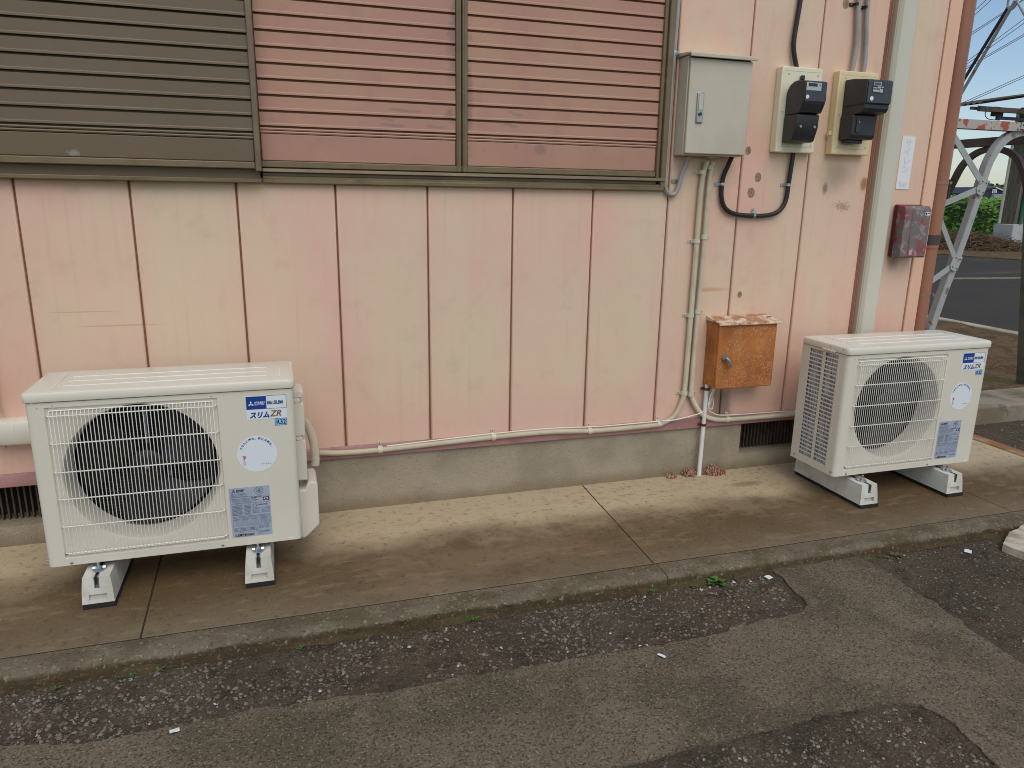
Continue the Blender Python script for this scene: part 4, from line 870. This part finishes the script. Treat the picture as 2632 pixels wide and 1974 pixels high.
# rusty box
o = (2.706, 0, .47); Rb = thing('rusty_box', o, 'rusted orange steel junction box with peeling white roof and small lever handle', 'junction box')
bx(2.548, 2.862, -.092, -.0005, .474, .783).build('body', 'rusty_box', Rb, o, bevel=.003)
dd = bx(2.550, 2.866, -.109, -.093, .467, .779).build('door', 'rusty_box', Rb, o, bevel=.004)
MB().prism([(-.0005, .7835), (-.0005, .806), (-.116, .786), (-.122, .781), (-.122, .775), (-.118, .775), (-.11, .7835)], 'x', 2.541, 2.877).build('roof', 'rusty_roof', Rb, o, bevel=.002)
MB().cyl((2.587, -.109, .620), (2.587, -.120, .620), .0145, 20).build('handle_boss', 'handle_grey', dd, o, smooth=True)
MB().tube(smooth_path([(2.587, -.124, .622), (2.597, -.130, .612), (2.606, -.132, .596), (2.612, -.130, .574)], 5), [.0075] * 6 + [.007] * 6 + [.006] * 3 + [.0035], 10).build('handle', 'handle_grey', dd, o, smooth=True)
bx(2.840, 2.862, -.060, -.052, .7985, .8005).build('roof_hole', 'clamp_rust', Rb, o)
# beige vertical duct
o = (3.47, 0, .1); Dv = thing('refrigerant_duct', o, 'beige vertical plastic duct running down wall behind the unit below the meters', 'duct')
MB().prism([(3.412, -.001), (3.412, -.03), (3.424, -.046), (3.44, -.052), (3.496, -.052), (3.506, -.046), (3.51, -.03), (3.51, -.001)], 'z', .12, 2.94).build('cover', 'duct', Dv, o, bevel=.003)
bx(3.404, 3.4115, -.03, -.001, .12, 2.94).build('base_flange', 'duct_trim', Dv, o)
# elbow duct at unit 1
o = (-.36, 0, .42); De = thing('refrigerant_duct', o, 'beige plastic duct elbow turning into the unit below the brown shutter case', 'duct')
def ductprof(c, hw, yd=-.065): return [(-hw, -.001), (-hw, yd + .02), (-hw + .006, yd + .006), (-hw + .02, yd), (hw - .02, yd), (hw - .006, yd + .006), (hw, yd + .02), (hw, -.001)]
pth = [(-.462, 1.34), (-.462, .56)] + [(-.402 - .06 * cos(a), .531 - .06 * sin(a)) for a in [pi / 2 * i / 8 for i in range(9)]] + [(-.30, .471)]
pr_ = ductprof(0, .0475); b = MB(); vs = []
for i, (x, z) in enumerate(pth):
    a_, c_ = pth[max(i - 1, 0)], pth[min(i + 1, len(pth) - 1)]; tx, tz = c_[0] - a_[0], c_[1] - a_[1]; L_ = hypot(tx, tz); nx_, nz_ = -tz / L_, tx / L_
    vs += [(x + nx_ * p[0], p[1], z + nz_ * p[0]) for p in pr_]
q = len(pr_); b.add(vs, [(i * q + k, i * q + k + 1, (i + 1) * q + k + 1, (i + 1) * q + k) for i in range(len(pth) - 1) for k in range(q - 1)])
b.build('elbow', 'ac_paint', De, o, smooth=True)
MB().prism([(p[1], .471 + p[0] * 1.04) for p in ductprof(0, .0475, -.068)], 'x', -.365, -.0).build('sleeve', 'ac_paint', De, o, bevel=.003)
MB().cyl((-.40, -.055, .4235), (-.40, -.055, .4195), .004, 8).build('screw', 'screw', De, o)
# sign
o = (3.6, 0, 1.41); Sg = thing('paper_sign', o, 'narrow white sign with faded vertical katakana beside the beige duct', 'sign')
bx(3.560, 3.640, -.003, -.0005, 1.410, 1.662).build('plate', 'sign_white', Sg, o)
for i, ch in enumerate('サイレン'): text('print', ch, .045, 3.602, 1.613 - i * .041, -.0036, 'sign_ink', Sg, o, align='CENTER', bold=.001)
text('print', 'S', .034, 3.582, 1.426, -.0036, 'sign_ink', Sg, o, align='CENTER', bold=.0008); text('print', '/W', .030, 3.608, 1.420, -.0036, 'sign_ink', Sg, o, align='CENTER', bold=.0008)
# red switch box
o = (3.645, 0, 1.075); Rx = thing('switch_box', o, 'faded red switch box with chalky grey weathered cover on corner panel', 'switch box')
bx(3.565, 3.722, -.030, -.0045, 1.078, 1.336).build('base', 'red_box_base', Rx, o, bevel=.006)
cvx = MB().prism([(-.0305, 1.332), (-.072, 1.330), (-.082, 1.322), (-.086, 1.305), (-.086, 1.10), (-.086, 1.083), (-.080, 1.077), (-.0305, 1.076)], 'x', 3.562, 3.722).build('cover', 'red_box', Rx, o, bevel=.012, seg=3)
bx(3.606, 3.719, -.0885, -.086, 1.084, 1.312).build('cover_panel', 'red_box', cvx, o, bevel=.003)
lb_ = bx(3.683, 3.714, -.0894, -.0888, 1.285, 1.300).build('name_label', 'white_paper', cvx, o)
bx(3.685, 3.692, -.0899, -.0895, 1.2875, 1.298).build('print', 'ink_black', cvx, o); bx(3.695, 3.712, -.0899, -.0895, 1.292, 1.297).build('print', 'ink_grey', cvx, o)
bx(3.616, 3.632, -.0894, -.0888, 1.092, 1.117).build('seal_label', 'pink_sticker', cvx, o)
bx(3.5535, 3.5645, -.045, -.035, 1.165, 1.200).build('hasp', 'clamp_rust', Rx, o)
# downpipe
o = (3.862, .045, 0); Dp = thing('downpipe', o, 'reddish brown plastic downpipe at the building corner', 'downpipe')
MB().cyl((3.862, .03, 0), (3.862, .03, 1.115), .042, 24).build('lower_pipe', 'downpipe', Dp, o, smooth=True)
MB().cyl((3.862, .03, 1.116), (3.862, .03, 2.95), .0445, 24).build('upper_pipe', 'downpipe', Dp, o, smooth=True)
MB().cyl((3.862, .03, 1.135), (3.862, .03, 1.185), .0465, 24).build('strap', 'pipe_strap', Dp, o, smooth=True)
for z, r_ in ((.865, .0435), (1.44, .0460)):
    MB().cyl((3.862, .03, z), (3.862, .03, z + .014), r_, 24).build('band', 'pipe_band', Dp, o, smooth=True)
    bx(3.9, 3.914, -.004, .02, z, z + .014).build('band_lug', 'pipe_band', Dp, o)

# ================================================================== SMALL PLANTS AND LITTER
def sedum(x, y, r, n, label):
    t = MB(); R = random.Random(int(x * 1000))
    for k in range(n):
        a = R.random() * 2 * pi; d = r * sqrt(R.random()); h = R.uniform(.006, .042) * (1.25 - d / r)
        px, py = x + d * cos(a) * 1.3, min(-.004, y + d * sin(a) * .7)
        for q in range(7):
            b_ = R.random() * 2 * pi; t.sphere((px + .007 * cos(b_), min(-.003, py + .007 * sin(b_)), h + R.uniform(-.004, .006)), R.uniform(.0028, .0048), 5, 4, (1, 1, 1.3))
        t.tube([(px, py, -.001), (px, py, h)], .0015, 4)
    tag(t.build('sedum_plant', 'sedum', org=(x, y, 0), smooth=True), label, 'plant', 'sedum plants along the wall foot')
sedum(2.405, -.022, .016, 10, 'small isolated clump of reddish sedum at the wall foot'); sedum(2.50, -.024, .032, 24, 'reddish sedum clump hugging the white pipe on its window side')
sedum(2.635, -.026, .052, 60, 'largest reddish sedum clump beside the foot of the white pipe')
def weed(x, y, z, r, n, label, m='leaf_weed', up_=.5):
    b = MB(); R = random.Random(int(x * 997))
    for k in range(n):
        a = R.random() * 2 * pi; L = r * R.uniform(.5, 1.1); h = L * up_ * R.uniform(.3, 1.2); wd = L * R.uniform(.18, .32); dx, dy = cos(a), sin(a)
        px, py = x + R.uniform(-.35, .35) * r, y + R.uniform(-.15, .15) * r
        b.add([(px, py, z), (px + dx * L * .5 - dy * wd, py + dy * L * .5 + dx * wd, z + h), (px + dx * L, py + dy * L, z + h * .9), (px + dx * L * .5 + dy * wd, py + dy * L * .5 - dx * wd, z + h), (px + dx * L * .5, py + dy * L * .5, z + h * .75)], [(0, 4, 1), (1, 4, 2), (2, 4, 3), (3, 4, 0)])
    tag(b.build('weed', m, org=(x, y, z), fix=False), label, 'weed', 'weeds along the apron step')
for x, y, r, n, lb in ((1.823, -.917, .03, 12, 'small weed at the step just past the slab joint'), (2.086, -.925, .042, 26, 'bushiest green weed growing at the apron step'), (2.17, -.922, .02, 8, 'tiny weed beside the bushiest weed at the apron step'), (1.99, -.925, .028, 14, 'flat creeping weed at the step before the bushiest weed'),
                       (2.773, -.932, .028, 14, 'weed at the step where concrete patch meets dark asphalt'), (2.861, -.932, .022, 10, 'small weed beside a dry brown tuft at the step'),
                       (.079, -.928, .026, 12, 'small weed at the step below the open fan side'), (.115, -.924, .026, 14, 'leafy weed at the step under the unit with pipe cover'), (.186, -.922, .028, 14, 'spreading weed at the step near the slab joint'),
                       (.594, -.920, .026, 12, 'small weed at the step among pale stones'), (1.157, -.918, .030, 14, 'lone weed at the step on brown grit'), (-.08, -.93, .03, 14, 'weed in the dark gap at the step near the slab end')):
    weed(x, y - .006, Z0 + .004, r * (.95 if n > 20 else .62), n, lb)
weed(2.915, -.935, Z0, .03, 24, 'dry reddish brown tuft at the apron step', 'brush', .35)
for x, y, z, sx_, sy_, a, lb in ((.264, -1.228, Z0 + .012, .012, .008, .2, 'small white paper scrap on concrete patch below the pale stones'), (1.662, -1.29, Z0 + .012, .006, .014, .5, 'narrow white scrap lying on the concrete patch'), (3.232, -.99, Z0 + .004, .016, .013, .7, 'crumpled white scrap on dark asphalt by the step'), (2.301, -.948, Z0 + .004, .012, .012, .3, 'grey crumpled scrap where the step meets the patch')):
    b = MB(); ca, sa = cos(a), sin(a); vs = []
    for j in range(4):
        for i in range(4):
            u, v = (i / 3 - .5) * 2 * sx_, (j / 3 - .5) * 2 * sy_; vs.append((x + u * ca - v * sa, y + u * sa + v * ca, z + .0015 + .004 * abs(mnoise.noise(Vector((u * 200, v * 200, x))))))
    b.add(vs, [(j * 4 + i, j * 4 + i + 1, j * 4 + i + 5, j * 4 + i + 4) for j in range(3) for i in range(3)])
    tag(b.build('paper_scrap', 'white_paper', org=(x, y, z), fix=False), lb, 'litter')

# ================================================================== STEEL TOWER
Y = .92; o = (5.3, Y, .03)
T = thing('steel_tower', o, 'grey riveted steel lattice tower with curved braces and rusty strut beside the building', 'tower')
def tb(name, m, f, **k): b = MB(); f(b); return b.build(name, m, T, o, **k)
def angle(b, p, q, u, v, w_=.06, t=.007):
    """L-section p->q with legs along u and v"""
    p, q, u, v = Vector(p), Vector(q), Vector(u), Vector(v)
    b.bar(p + u * w_ / 2, q + u * w_ / 2, u, w_, t); b.bar(p + v * w_ / 2 + u * .001, q + v * w_ / 2 + u * .001, v, w_, t)
def legline(x0, k, y0, ky):
    return lambda z: (x0 + k * z, y0 + ky * z, z)
N = legline(5.915, -.187, .905, .0)
tb('leg', 'tower_paint', lambda b: b.bar(Vector(N(-.02)) + Vector((.0375, 0, 0)), Vector(N(6)) + Vector((.0375, 0, 0)), (1, 0, 0), .075, .008))
tb('leg_flange', 'tower_green', lambda b: b.bar(Vector(N(-.02)) + Vector((.004, .042, 0)), Vector(N(6)) + Vector((.004, .042, 0)), (0, 1, 0), .075, .008))
RR = legline(5.85, -.187, 2.6, -.19); LF = legline(4.0, .19, .92, .05); LR = legline(4.0, .19, 2.6, -.19)
for f_ in (RR, LF, LR): tb('leg', 'tower_paint', lambda b: angle(b, f_(0), f_(6), (1, 0, 0), (0, 1, 0), .075))
# curved brace in the near face
ar = smooth_path([(4.83, Y, .04), (4.943, Y, .485), (4.996, Y, .703), (5.049, Y, .894), (5.104, Y, 1.106), (5.148, Y, 1.292), (5.178, Y, 1.43), (5.2, Y, 1.535), (5.225, Y, 1.625), (5.265, Y, 1.700), (5.315, Y, 1.757), (5.37, Y, 1.793), (5.44, Y, 1.815), (5.53, Y, 1.822)], 4)
def arcbar(b, pts, w_, t, perp, dep=0):
    for a, c_ in zip(pts, pts[1:]):
        d = (c_ - a).normalized() * .002
        b.bar(a - d, c_ + d, perp, w_, t)
def archang(b):
    pv = []
    for i in range(len(ar)):
        d = (ar[min(i + 1, len(ar) - 1)] - ar[max(i - 1, 0)]).normalized(); nrm = Vector((-d.z, 0, d.x)); pv.append(nrm)
    q = len(ar); vs = []
    for a, n_ in zip(ar, pv):
        for (s1, yy) in ((-.022, 0), (.022, 0), (.022, .006), (-.016, .006), (-.016, .045), (-.022, .045)): p = a + n_ * s1; vs.append((p.x, Y + yy, p.z))
    b.add(vs, [(i * 6 + k, i * 6 + (k + 1) % 6, (i + 1) * 6 + (k + 1) % 6, (i + 1) * 6 + k) for i in range(q - 1) for k in range(6)])
    # inner flange
    vs = []
    for a, n_ in zip(ar, pv):
        for (s1, yy) in ((.0225, .001), (.0285, .001), (.0285, .048), (.0225, .048)): p = a + n_ * s1; vs.append((p.x, Y + yy, p.z))
    b.add(vs, [(i * 4 + k, i * 4 + (k + 1) % 4, (i + 1) * 4 + (k + 1) % 4, (i + 1) * 4 + k) for i in range(q - 1) for k in range(4)])
tb('curved_brace', 'tower_paint', archang, smooth=True)
for p, q, w_ in (((4.72, 1.905), (5.155, 1.492), .042), ((5.14, 1.442), (4.70, 1.285), .038), ((4.72, 1.435), (5.025, .992), .036), ((5.015, .925), (4.70, .727), .038)):
    tb('brace', 'tower_paint', lambda b: b.bar((p[0], Y - .006, p[1]), (q[0], Y - .006, q[1]), (p[1] - q[1], 0, q[0] - p[0]), w_, .006))
for (gx, gz, tl) in ((5.168, 1.460, .24), (5.046, .952, .26)):
    def gus(b):
        d = Vector((tl, 0, 1)).normalized(); n_ = Vector((d.z, 0, -d.x)); pts = []
        for u, v in ((-.045, -.030), (-.030, -.055), (.005, -.06), (.03, -.045), (.036, .045), (.012, .058), (-.024, .055), (-.042, .03)): pp = Vector((gx, 0, gz)) + n_ * u + d * v; pts.append((pp.x, pp.z))
        b.prism(pts, 'y', Y - .016, Y - .0095)
    gp = tb('gusset_plate', 'tower_paint', gus)
    d = Vector((tl, 0, 1)).normalized(); n_ = Vector((d.z, 0, -d.x))
    for u, v in ((-.022, -.030), (.018, -.032), (.018, .032), (-.018, .034)):
        pp = Vector((gx, 0, gz)) + n_ * u + d * v
        MB().tube([(pp.x, Y - .016, pp.z), (pp.x, Y - .021, pp.z), (pp.x, Y - .025, pp.z)], [.0085, .0075, .004], 10).build('rivet', 'tower_paint', gp, o, smooth=True)
tb('strut', 'tower_rusty', lambda b: b.box(4.35, 5.46, Y - .02, Y - .012, 1.822, 1.880).box(4.35, 5.46, Y - .0115, Y + .04, 1.822, 1.829))
tb('strut', 'tower_paint', lambda b: b.bar((5.40, Y - .026, 1.86), (5.9, Y - .026, 1.78), (0, 0, 1), .045, .008))
for x, z in ((5.42, 1.862), (5.445, 1.835), (5.385, 1.838)): MB().cyl((x, Y - .012, z), (x, Y - .03, z), .009, 8).build('rivet', 'tower_paint', T, o)
# side face running away from the near leg
X = 5.75
tb('strut', 'tower_dark', lambda b: b.box(X - .06, X - .052, .98, 2.5, 1.765, 1.825).box(X - .052, X + .0, .98, 2.5, 1.765, 1.772))
a2 = smooth_path([(X, 2.15, .03), (X, 1.95, .70), (X, 1.80, 1.15), (X, 1.717, 1.383), (X, 1.667, 1.503), (X, 1.607, 1.63), (X, 1.513, 1.712), (X, 1.40, 1.745), (X, 1.29, 1.735), (X, 1.18, 1.69), (X, 1.10, 1.60), (X, 1.02, 1.42), (X + .02, .98, 1.1)], 4)
def arch2(b):
    vs = []
    for i, a in enumerate(a2):
        d = (a2[min(i + 1, len(a2) - 1)] - a2[max(i - 1, 0)]).normalized(); n_ = Vector((0, -d.z, d.y))
        for s1, xx in ((-.02, 0), (.02, 0), (.02, .04), (-.02, .04)): p = a + n_ * s1; vs.append((p.x - .04 + xx, p.y, p.z))
    b.add(vs, [(i * 4 + k, i * 4 + (k + 1) % 4, (i + 1) * 4 + (k + 1) % 4, (i + 1) * 4 + k) for i in range(len(a2) - 1) for k in range(4)])
tb('curved_brace', 'tower_dark', arch2, smooth=True)
tb('gusset_plate', 'tower_dark', lambda b: b.box(X - .055, X - .042, 1.66, 1.84, 1.38, 1.53))
# tie rods and ring of the upper bay
ring = [(5.6, 1.29 + .035 * cos(a), 2.72 + .05 * sin(a)) for a in [2 * pi * i / 24 for i in range(25)]]
tb('tie_ring', 'tower_paint', lambda b: b.tube(ring, .008, 8), smooth=True)
tb('tie_rod', 'tower_paint', lambda b: b.cyl((5.6, 1.27, 2.72), (5.6, 2.0, 1.42 + .03), .0115, 10), smooth=True)
tb('tie_rod', 'rod_dark', lambda b: b.cyl((5.615, 1.325, 2.70), (5.615, 2.1, 1.47), .0115, 10), smooth=True)
tb('tie_rod', 'tower_paint', lambda b: b.cyl((5.6, 1.25, 2.705), (5.6, 1.02, 2.40), .008, 10), smooth=True)
tb('tie_rod', 'tower_paint', lambda b: b.cyl((5.6, 1.25, 2.75), (5.55, .95, 4.0), .008, 10), smooth=True)

# ================================================================== BACKGROUND
# shed across the road
o = (23.5, 15.6, -.1); Sh = thing('roadside_shed', o, 'weathered open shed with corrugated roof and green pipe across the road', 'shed')
tb2 = lambda b, n_, m, **k: b.build(n_, m, Sh, o, **k)
tb2(bx(23.40, 23.95, 15.39, 16.10, -.15, .73), 'footing', 'shed_block', bevel=.02)
tb2(bx(23.50, 23.72, 15.47, 15.95, .731, 4.35), 'post', 'shed_board')
for k in range(9): tb2(bx(23.73 + k * .24, 23.95 + k * .24, 15.49, 15.52, .55, 4.3), 'board', 'shed_brown')
tb2(MB().cyl((23.50, 16.0, .74), (23.50, 16.0, 4.2), .05, 10), 'pipe', 'pale_pipe', smooth=True)
tb2(MB().cyl((23.68, 15.42, .74), (23.68, 15.42, 3.2), .055, 10), 'pipe', 'green_pipe', smooth=True)
tb2(bx(23.72, 25.8, 15.43, 15.485, 1.10, 1.18), 'rail', 'shed_roof')
b = MB(); vs = []; nx, ny = 4, 90
for i in range(nx + 1):
    for j in range(ny + 1):
        x = 20.95 + 5.5 * i / nx; y = 15.1 + 4.5 * j / ny; vs.append((x, y, 4.29 + (x - 20.95) * .16 + .035 * cos(2 * pi * (y - 15.1) / .2)))
b.add(vs, [(i * (ny + 1) + j, i * (ny + 1) + j + 1, (i + 1) * (ny + 1) + j + 1, (i + 1) * (ny + 1) + j) for i in range(nx) for j in range(ny)])
tb2(b, 'roof_sheet', 'shed_roof', smooth=True, fix=False)
tb2(bx(20.95, 26.2, 15.15, 15.25, 4.06, 4.2), 'roof_beam', 'shed_roof')
tb2(bx(20.86, 23.5, 15.36, 15.44, 4.12, 4.02 + .18), 'roof_beam', 'dark_beam'); tb2(bx(21.93, 23.5, 15.36, 15.44, 3.88, 3.97), 'roof_beam', 'dark_beam')
tb2(bx(21.75, 22.1, 15.33, 15.47, 3.97, 4.12), 'bracket', 'shed_roof')
for pts in ([(21.35, 15.3, 4.1), (21.34, 15.28, 3.95), (21.5, 15.28, 3.86), (21.95, 15.3, 3.85)], [(21.0, 15.3, 4.22), (21.4, 15.28, 4.2), (21.8, 15.3, 4.22), (22.3, 15.3, 4.18)]):
    tb2(MB().tube(smooth_path(pts, 6), .012, 6), 'loose_cable', 'line_black')
# brushwood heap, kudzu bank
R = random.Random(11); b = MB()
for k in range(2600):
    x = R.uniform(19.2, 23.4); y = R.uniform(13.2, 17.6); d = ((x - 21.7) / 2.2) ** 2 + ((y - 15.8) / 1.9) ** 2
    if d > 1: continue
    h = .5 * (1 - d) * R.random() ** .5 - .05; a = R.gauss(.6, .7); L = R.uniform(.25, .8); e = R.uniform(-.25, .25)
    b.bar((x, y, h), (x + cos(a) * L, y + sin(a) * L * .8, h + e * L), (0, 0, 1), .014, .014)
tag(b.build('brushwood_heap', 'brush', org=(21.7, 15.8, -.1), fix=False), 'heap of brown dry brushwood across the road beside shed footing', 'brushwood', kind='stuff')
tag(MB().prism(rough_poly([(18.2, 14.2), (19.1, 11.0), (20.6, 8), (30, 8), (30, 32), (16, 32), (16.5, 17)], .4, .25, 5, True), 'z', -.15, -.03).build('verge', 'soil'), kind='structure')
b = MB(); R = random.Random(3)
def bank(x, y):
    e = max(0, min(1, max(22.2 - x, y - 17.2) / 1.6)); e = e * e * (3 - 2 * e)
    s = (x + y * 1.0 - 36.5) / 4.5; s = max(0, min(1, s)); s = s * s * (3 - 2 * s)
    s *= e
    return 1.5 * s + .30 * mnoise.noise(Vector((x * .35, y * .35, 1))) * s + .16 * mnoise.noise(Vector((x * 1.3, y * 1.3, 2))) * s
for k in range(26000):
    x = R.uniform(15, 34); y = R.uniform(13, 33)
    if x + y < 36.6 + .5 * mnoise.noise(Vector((x, y, 7))) or (x > 22.3 and y < 17.3): continue
    z = bank(x, y) - .02 - .22 * R.random() ** 2 + .04; s = R.uniform(.06, .13) * (1.25 if R.random() < .2 else 1); a = R.random() * 2 * pi; tl = R.uniform(-.2, .9)
    n_ = Vector((-.5 * tl + R.gauss(0, .3), -.55 * tl + R.gauss(0, .3), 1)).normalized(); u = n_.cross(Vector((cos(a), sin(a), 0))).normalized(); v = n_.cross(u); c = Vector((x, y, z))
    k0 = len(b.v); b.v += [tuple(c - u * s), tuple(c + v * s * .75 - n_ * s * .2), tuple(c + u * s * 1.2 - n_ * s * .15), tuple(c - v * s * .75 - n_ * s * .2)]; b.f += [(k0, k0 + 1, k0 + 2), (k0, k0 + 2, k0 + 3)]
# bed under the leaves
nx = 40; vs = []; x0, x1, y0, y1 = 15, 34, 13, 33
tag(b.build('kudzu_leaves', 'leaf', fix=False), 'dense bright green creeping weeds covering the bank across the road', 'weeds', kind='stuff')
b = MB()
for j in range(nx + 1):
    for i in range(nx + 1):
        x, y = x0 + (x1 - x0) * i / nx, y0 + (y1 - y0) * j / nx; vs.append((x, y, bank(x, y) - .20 if x + y > 36.8 else -.4))
b.add(vs, [(j * (nx + 1) + i, j * (nx + 1) + i + 1, (j + 1) * (nx + 1) + i + 1, (j + 1) * (nx + 1) + i) for j in range(nx) for i in range(nx)])
mat('bank_under', S(62, 90, 38), .9, [dict(c=S(60, 84, 36), s=2, lo=.4, hi=.6)])
tag(b.build('bank', 'bank_under', smooth=True, fix=False), kind='structure')
# barn
o = (239.5, 202, 0); Bn = thing('dark_barn', o, 'distant dark gabled barn with white roof and square logo board', 'barn')
b = MB(); fy = 200
b.prism([(231.5, 0), (247, 0), (247, 5.0), (239.5, 6.95), (231.5, 4.9)], 'y', fy, fy + 30); b.build('wall', 'barn_dark', Bn, o)
MB().hexa([(239.4, fy - .6, 6.98), (247.6, fy - .6, 4.85), (247.6, fy + 31, 4.85), (239.4, fy + 31, 6.98)], [(239.4, fy - .6, 7.3), (247.6, fy - .6, 5.15), (247.6, fy + 31, 5.15), (239.4, fy + 31, 7.3)]).build('roof', 'barn_roof', Bn, o)
MB().hexa([(231, fy - .6, 4.8), (239.4, fy - .6, 6.98), (239.4, fy + 31, 6.98), (231, fy + 31, 4.8)], [(231, fy - .6, 5.05), (239.4, fy - .6, 7.25), (239.4, fy + 31, 7.25), (231, fy + 31, 5.05)]).build('roof', 'barn_dark', Bn, o)
MB().hexa([(239.7, fy + .0, 7.31), (247.4, fy + 10, 6.9), (247.4, fy + 31, 6.9), (239.7, fy + 31, 7.31)], [(239.7, fy, 7.35), (247.4, fy + 10, 7.0), (247.4, fy + 31, 7.0), (239.7, fy + 31, 7.35)]).build('roof', 'barn_roof', Bn, o)
lg = bx(238.55, 240.5, fy - .3, fy - .1, 5.15, 6.45).build('logo_board', 'barn_roof', Bn, o)
for a in ((238.95, 239.12, 5.55, 6.3), (239.95, 240.12, 5.55, 6.3), (239.12, 239.95, 6.18, 6.3), (239.12, 239.95, 5.55, 5.67), (239.12, 239.95, 5.88, 5.98), (238.95, 240.12, 5.28, 5.4)): bx(a[0], a[1], fy - .36, fy - .31, a[2], a[3]).build('print', 'ink_black', lg, o)
bx(233, 244.9, fy - 6, fy - 5, 0, 4.75).build('annex', 'barn_grey', Bn, o); bx(236.5, 240.3, fy - 6.2, fy - 6.05, 4.05, 4.35).build('sign_strip', 'barn_green', Bn, o)
# distant woods and slope
b = MB(); R = random.Random(21)
for k in range(150):
    ang = rad(R.uniform(28, 66)); d = R.uniform(380, 470); cx_, cy_ = .6 + d * sin(ang), -3 + d * cos(ang); hh = R.uniform(8.5, 11.5) * d / 420
    for q in range(70):
        u, v_, t_ = R.gauss(0, 3.6), R.gauss(0, 3.6), R.random(); z = hh * (.1 + .9 * t_) * (1 - .12 * (hypot(u, v_) / 4)); s = R.uniform(.5, 1.3); n_ = Vector((R.gauss(0, 1), R.gauss(0, 1), R.gauss(.6, 1))).normalized()
        uu = n_.orthogonal().normalized(); vv = n_.cross(uu); c = Vector((cx_ + u, cy_ + v_, max(.3, z))); k0 = len(b.v)
        b.v += [tuple(c - uu * s), tuple(c + vv * s), tuple(c + uu * s), tuple(c - vv * s)]; b.f.append((k0, k0 + 1, k0 + 2, k0 + 3))
tag(b.build('distant_woods', 'leaf_far', fix=False), 'low dark green woods along the horizon', 'woods', kind='stuff')
# power lines
CAMP = Vector((.5974, -3.0673, 1.3431))
def wire(p, q, k, label, r=.014):
    p, q = Vector(p), Vector(q); d = q - p; a, b_ = p - d * 6, q + d * 6; pts = [a.lerp(b_, t / 24) for t in range(25)]
    for i, pt in enumerate(pts): pt.z += .02 * ((i - 12) / 12) ** 2
    tag(MB().tube(pts, r, 6).build('power_line', 'line_black', org=tuple(pts[0]), smooth=True), label, 'power line', 'overhead power lines')
for p, q, lb in (((30.543, 25, 9.496), (31.28, 25, 10.137), 'upper wire of the steep pair of power lines beside the downpipe'), ((30.534, 25, 9.297), (31.575, 25, 10.163), 'lower wire of the steep pair of power lines beside the downpipe'),
                 ((30.537, 25, 8.637), (32.661, 25, 9.892), 'upper wire of the pair running behind the tie ring'), ((30.556, 25, 8.55), (32.673, 25, 9.843), 'lower wire of the pair running behind the tie ring'),
                 ((30.548, 25, 7.437), (33.669, 25, 9.556), 'upper wire of the middle pair crossing behind both tie rods'), ((30.555, 25, 7.322), (33.712, 25, 9.381), 'lower wire of the middle pair crossing behind both tie rods'),
                 ((30.559, 25, 7.22), (33.824, 25, 8.928), 'upper wire of the flatter close-set pair crossing behind both tie rods'), ((30.572, 25, 7.157), (33.843, 25, 8.852), 'lower wire of the flatter close-set pair crossing behind both tie rods'),
                 ((31.089, 25, 5.916), (34.253, 25, 7.195), 'upper wire of the lowest pair above the shed roof'), ((31.323, 25, 5.917), (34.276, 25, 7.103), 'lower wire of the lowest pair above the shed roof')):
    wire(p, q, 0, lb)

MATS['apron'].node_tree.nodes['Principled BSDF'].inputs['Specular IOR Level'].default_value = .2
MATS['nosing'].node_tree.nodes['Principled BSDF'].inputs['Specular IOR Level'].default_value = .2
MATS['overlay'].node_tree.nodes['Principled BSDF'].inputs['Specular IOR Level'].default_value = .2
MATS['asphalt'].node_tree.nodes['Principled BSDF'].inputs['Specular IOR Level'].default_value = .2
MATS['soil'].node_tree.nodes['Principled BSDF'].inputs['Specular IOR Level'].default_value = .2
MATS['road'].node_tree.nodes['Principled BSDF'].inputs['Specular IOR Level'].default_value = .03
MATS['road'].node_tree.nodes['Principled BSDF'].inputs['Roughness'].default_value = 1.0
MATS['kerb_concrete'].node_tree.nodes['Principled BSDF'].inputs['Specular IOR Level'].default_value = .2
MATS['foundation'].node_tree.nodes['Principled BSDF'].inputs['Specular IOR Level'].default_value = .2
MATS['stone'].node_tree.nodes['Principled BSDF'].inputs['Specular IOR Level'].default_value = .2
MATS['field'].node_tree.nodes['Principled BSDF'].inputs['Specular IOR Level'].default_value = .2
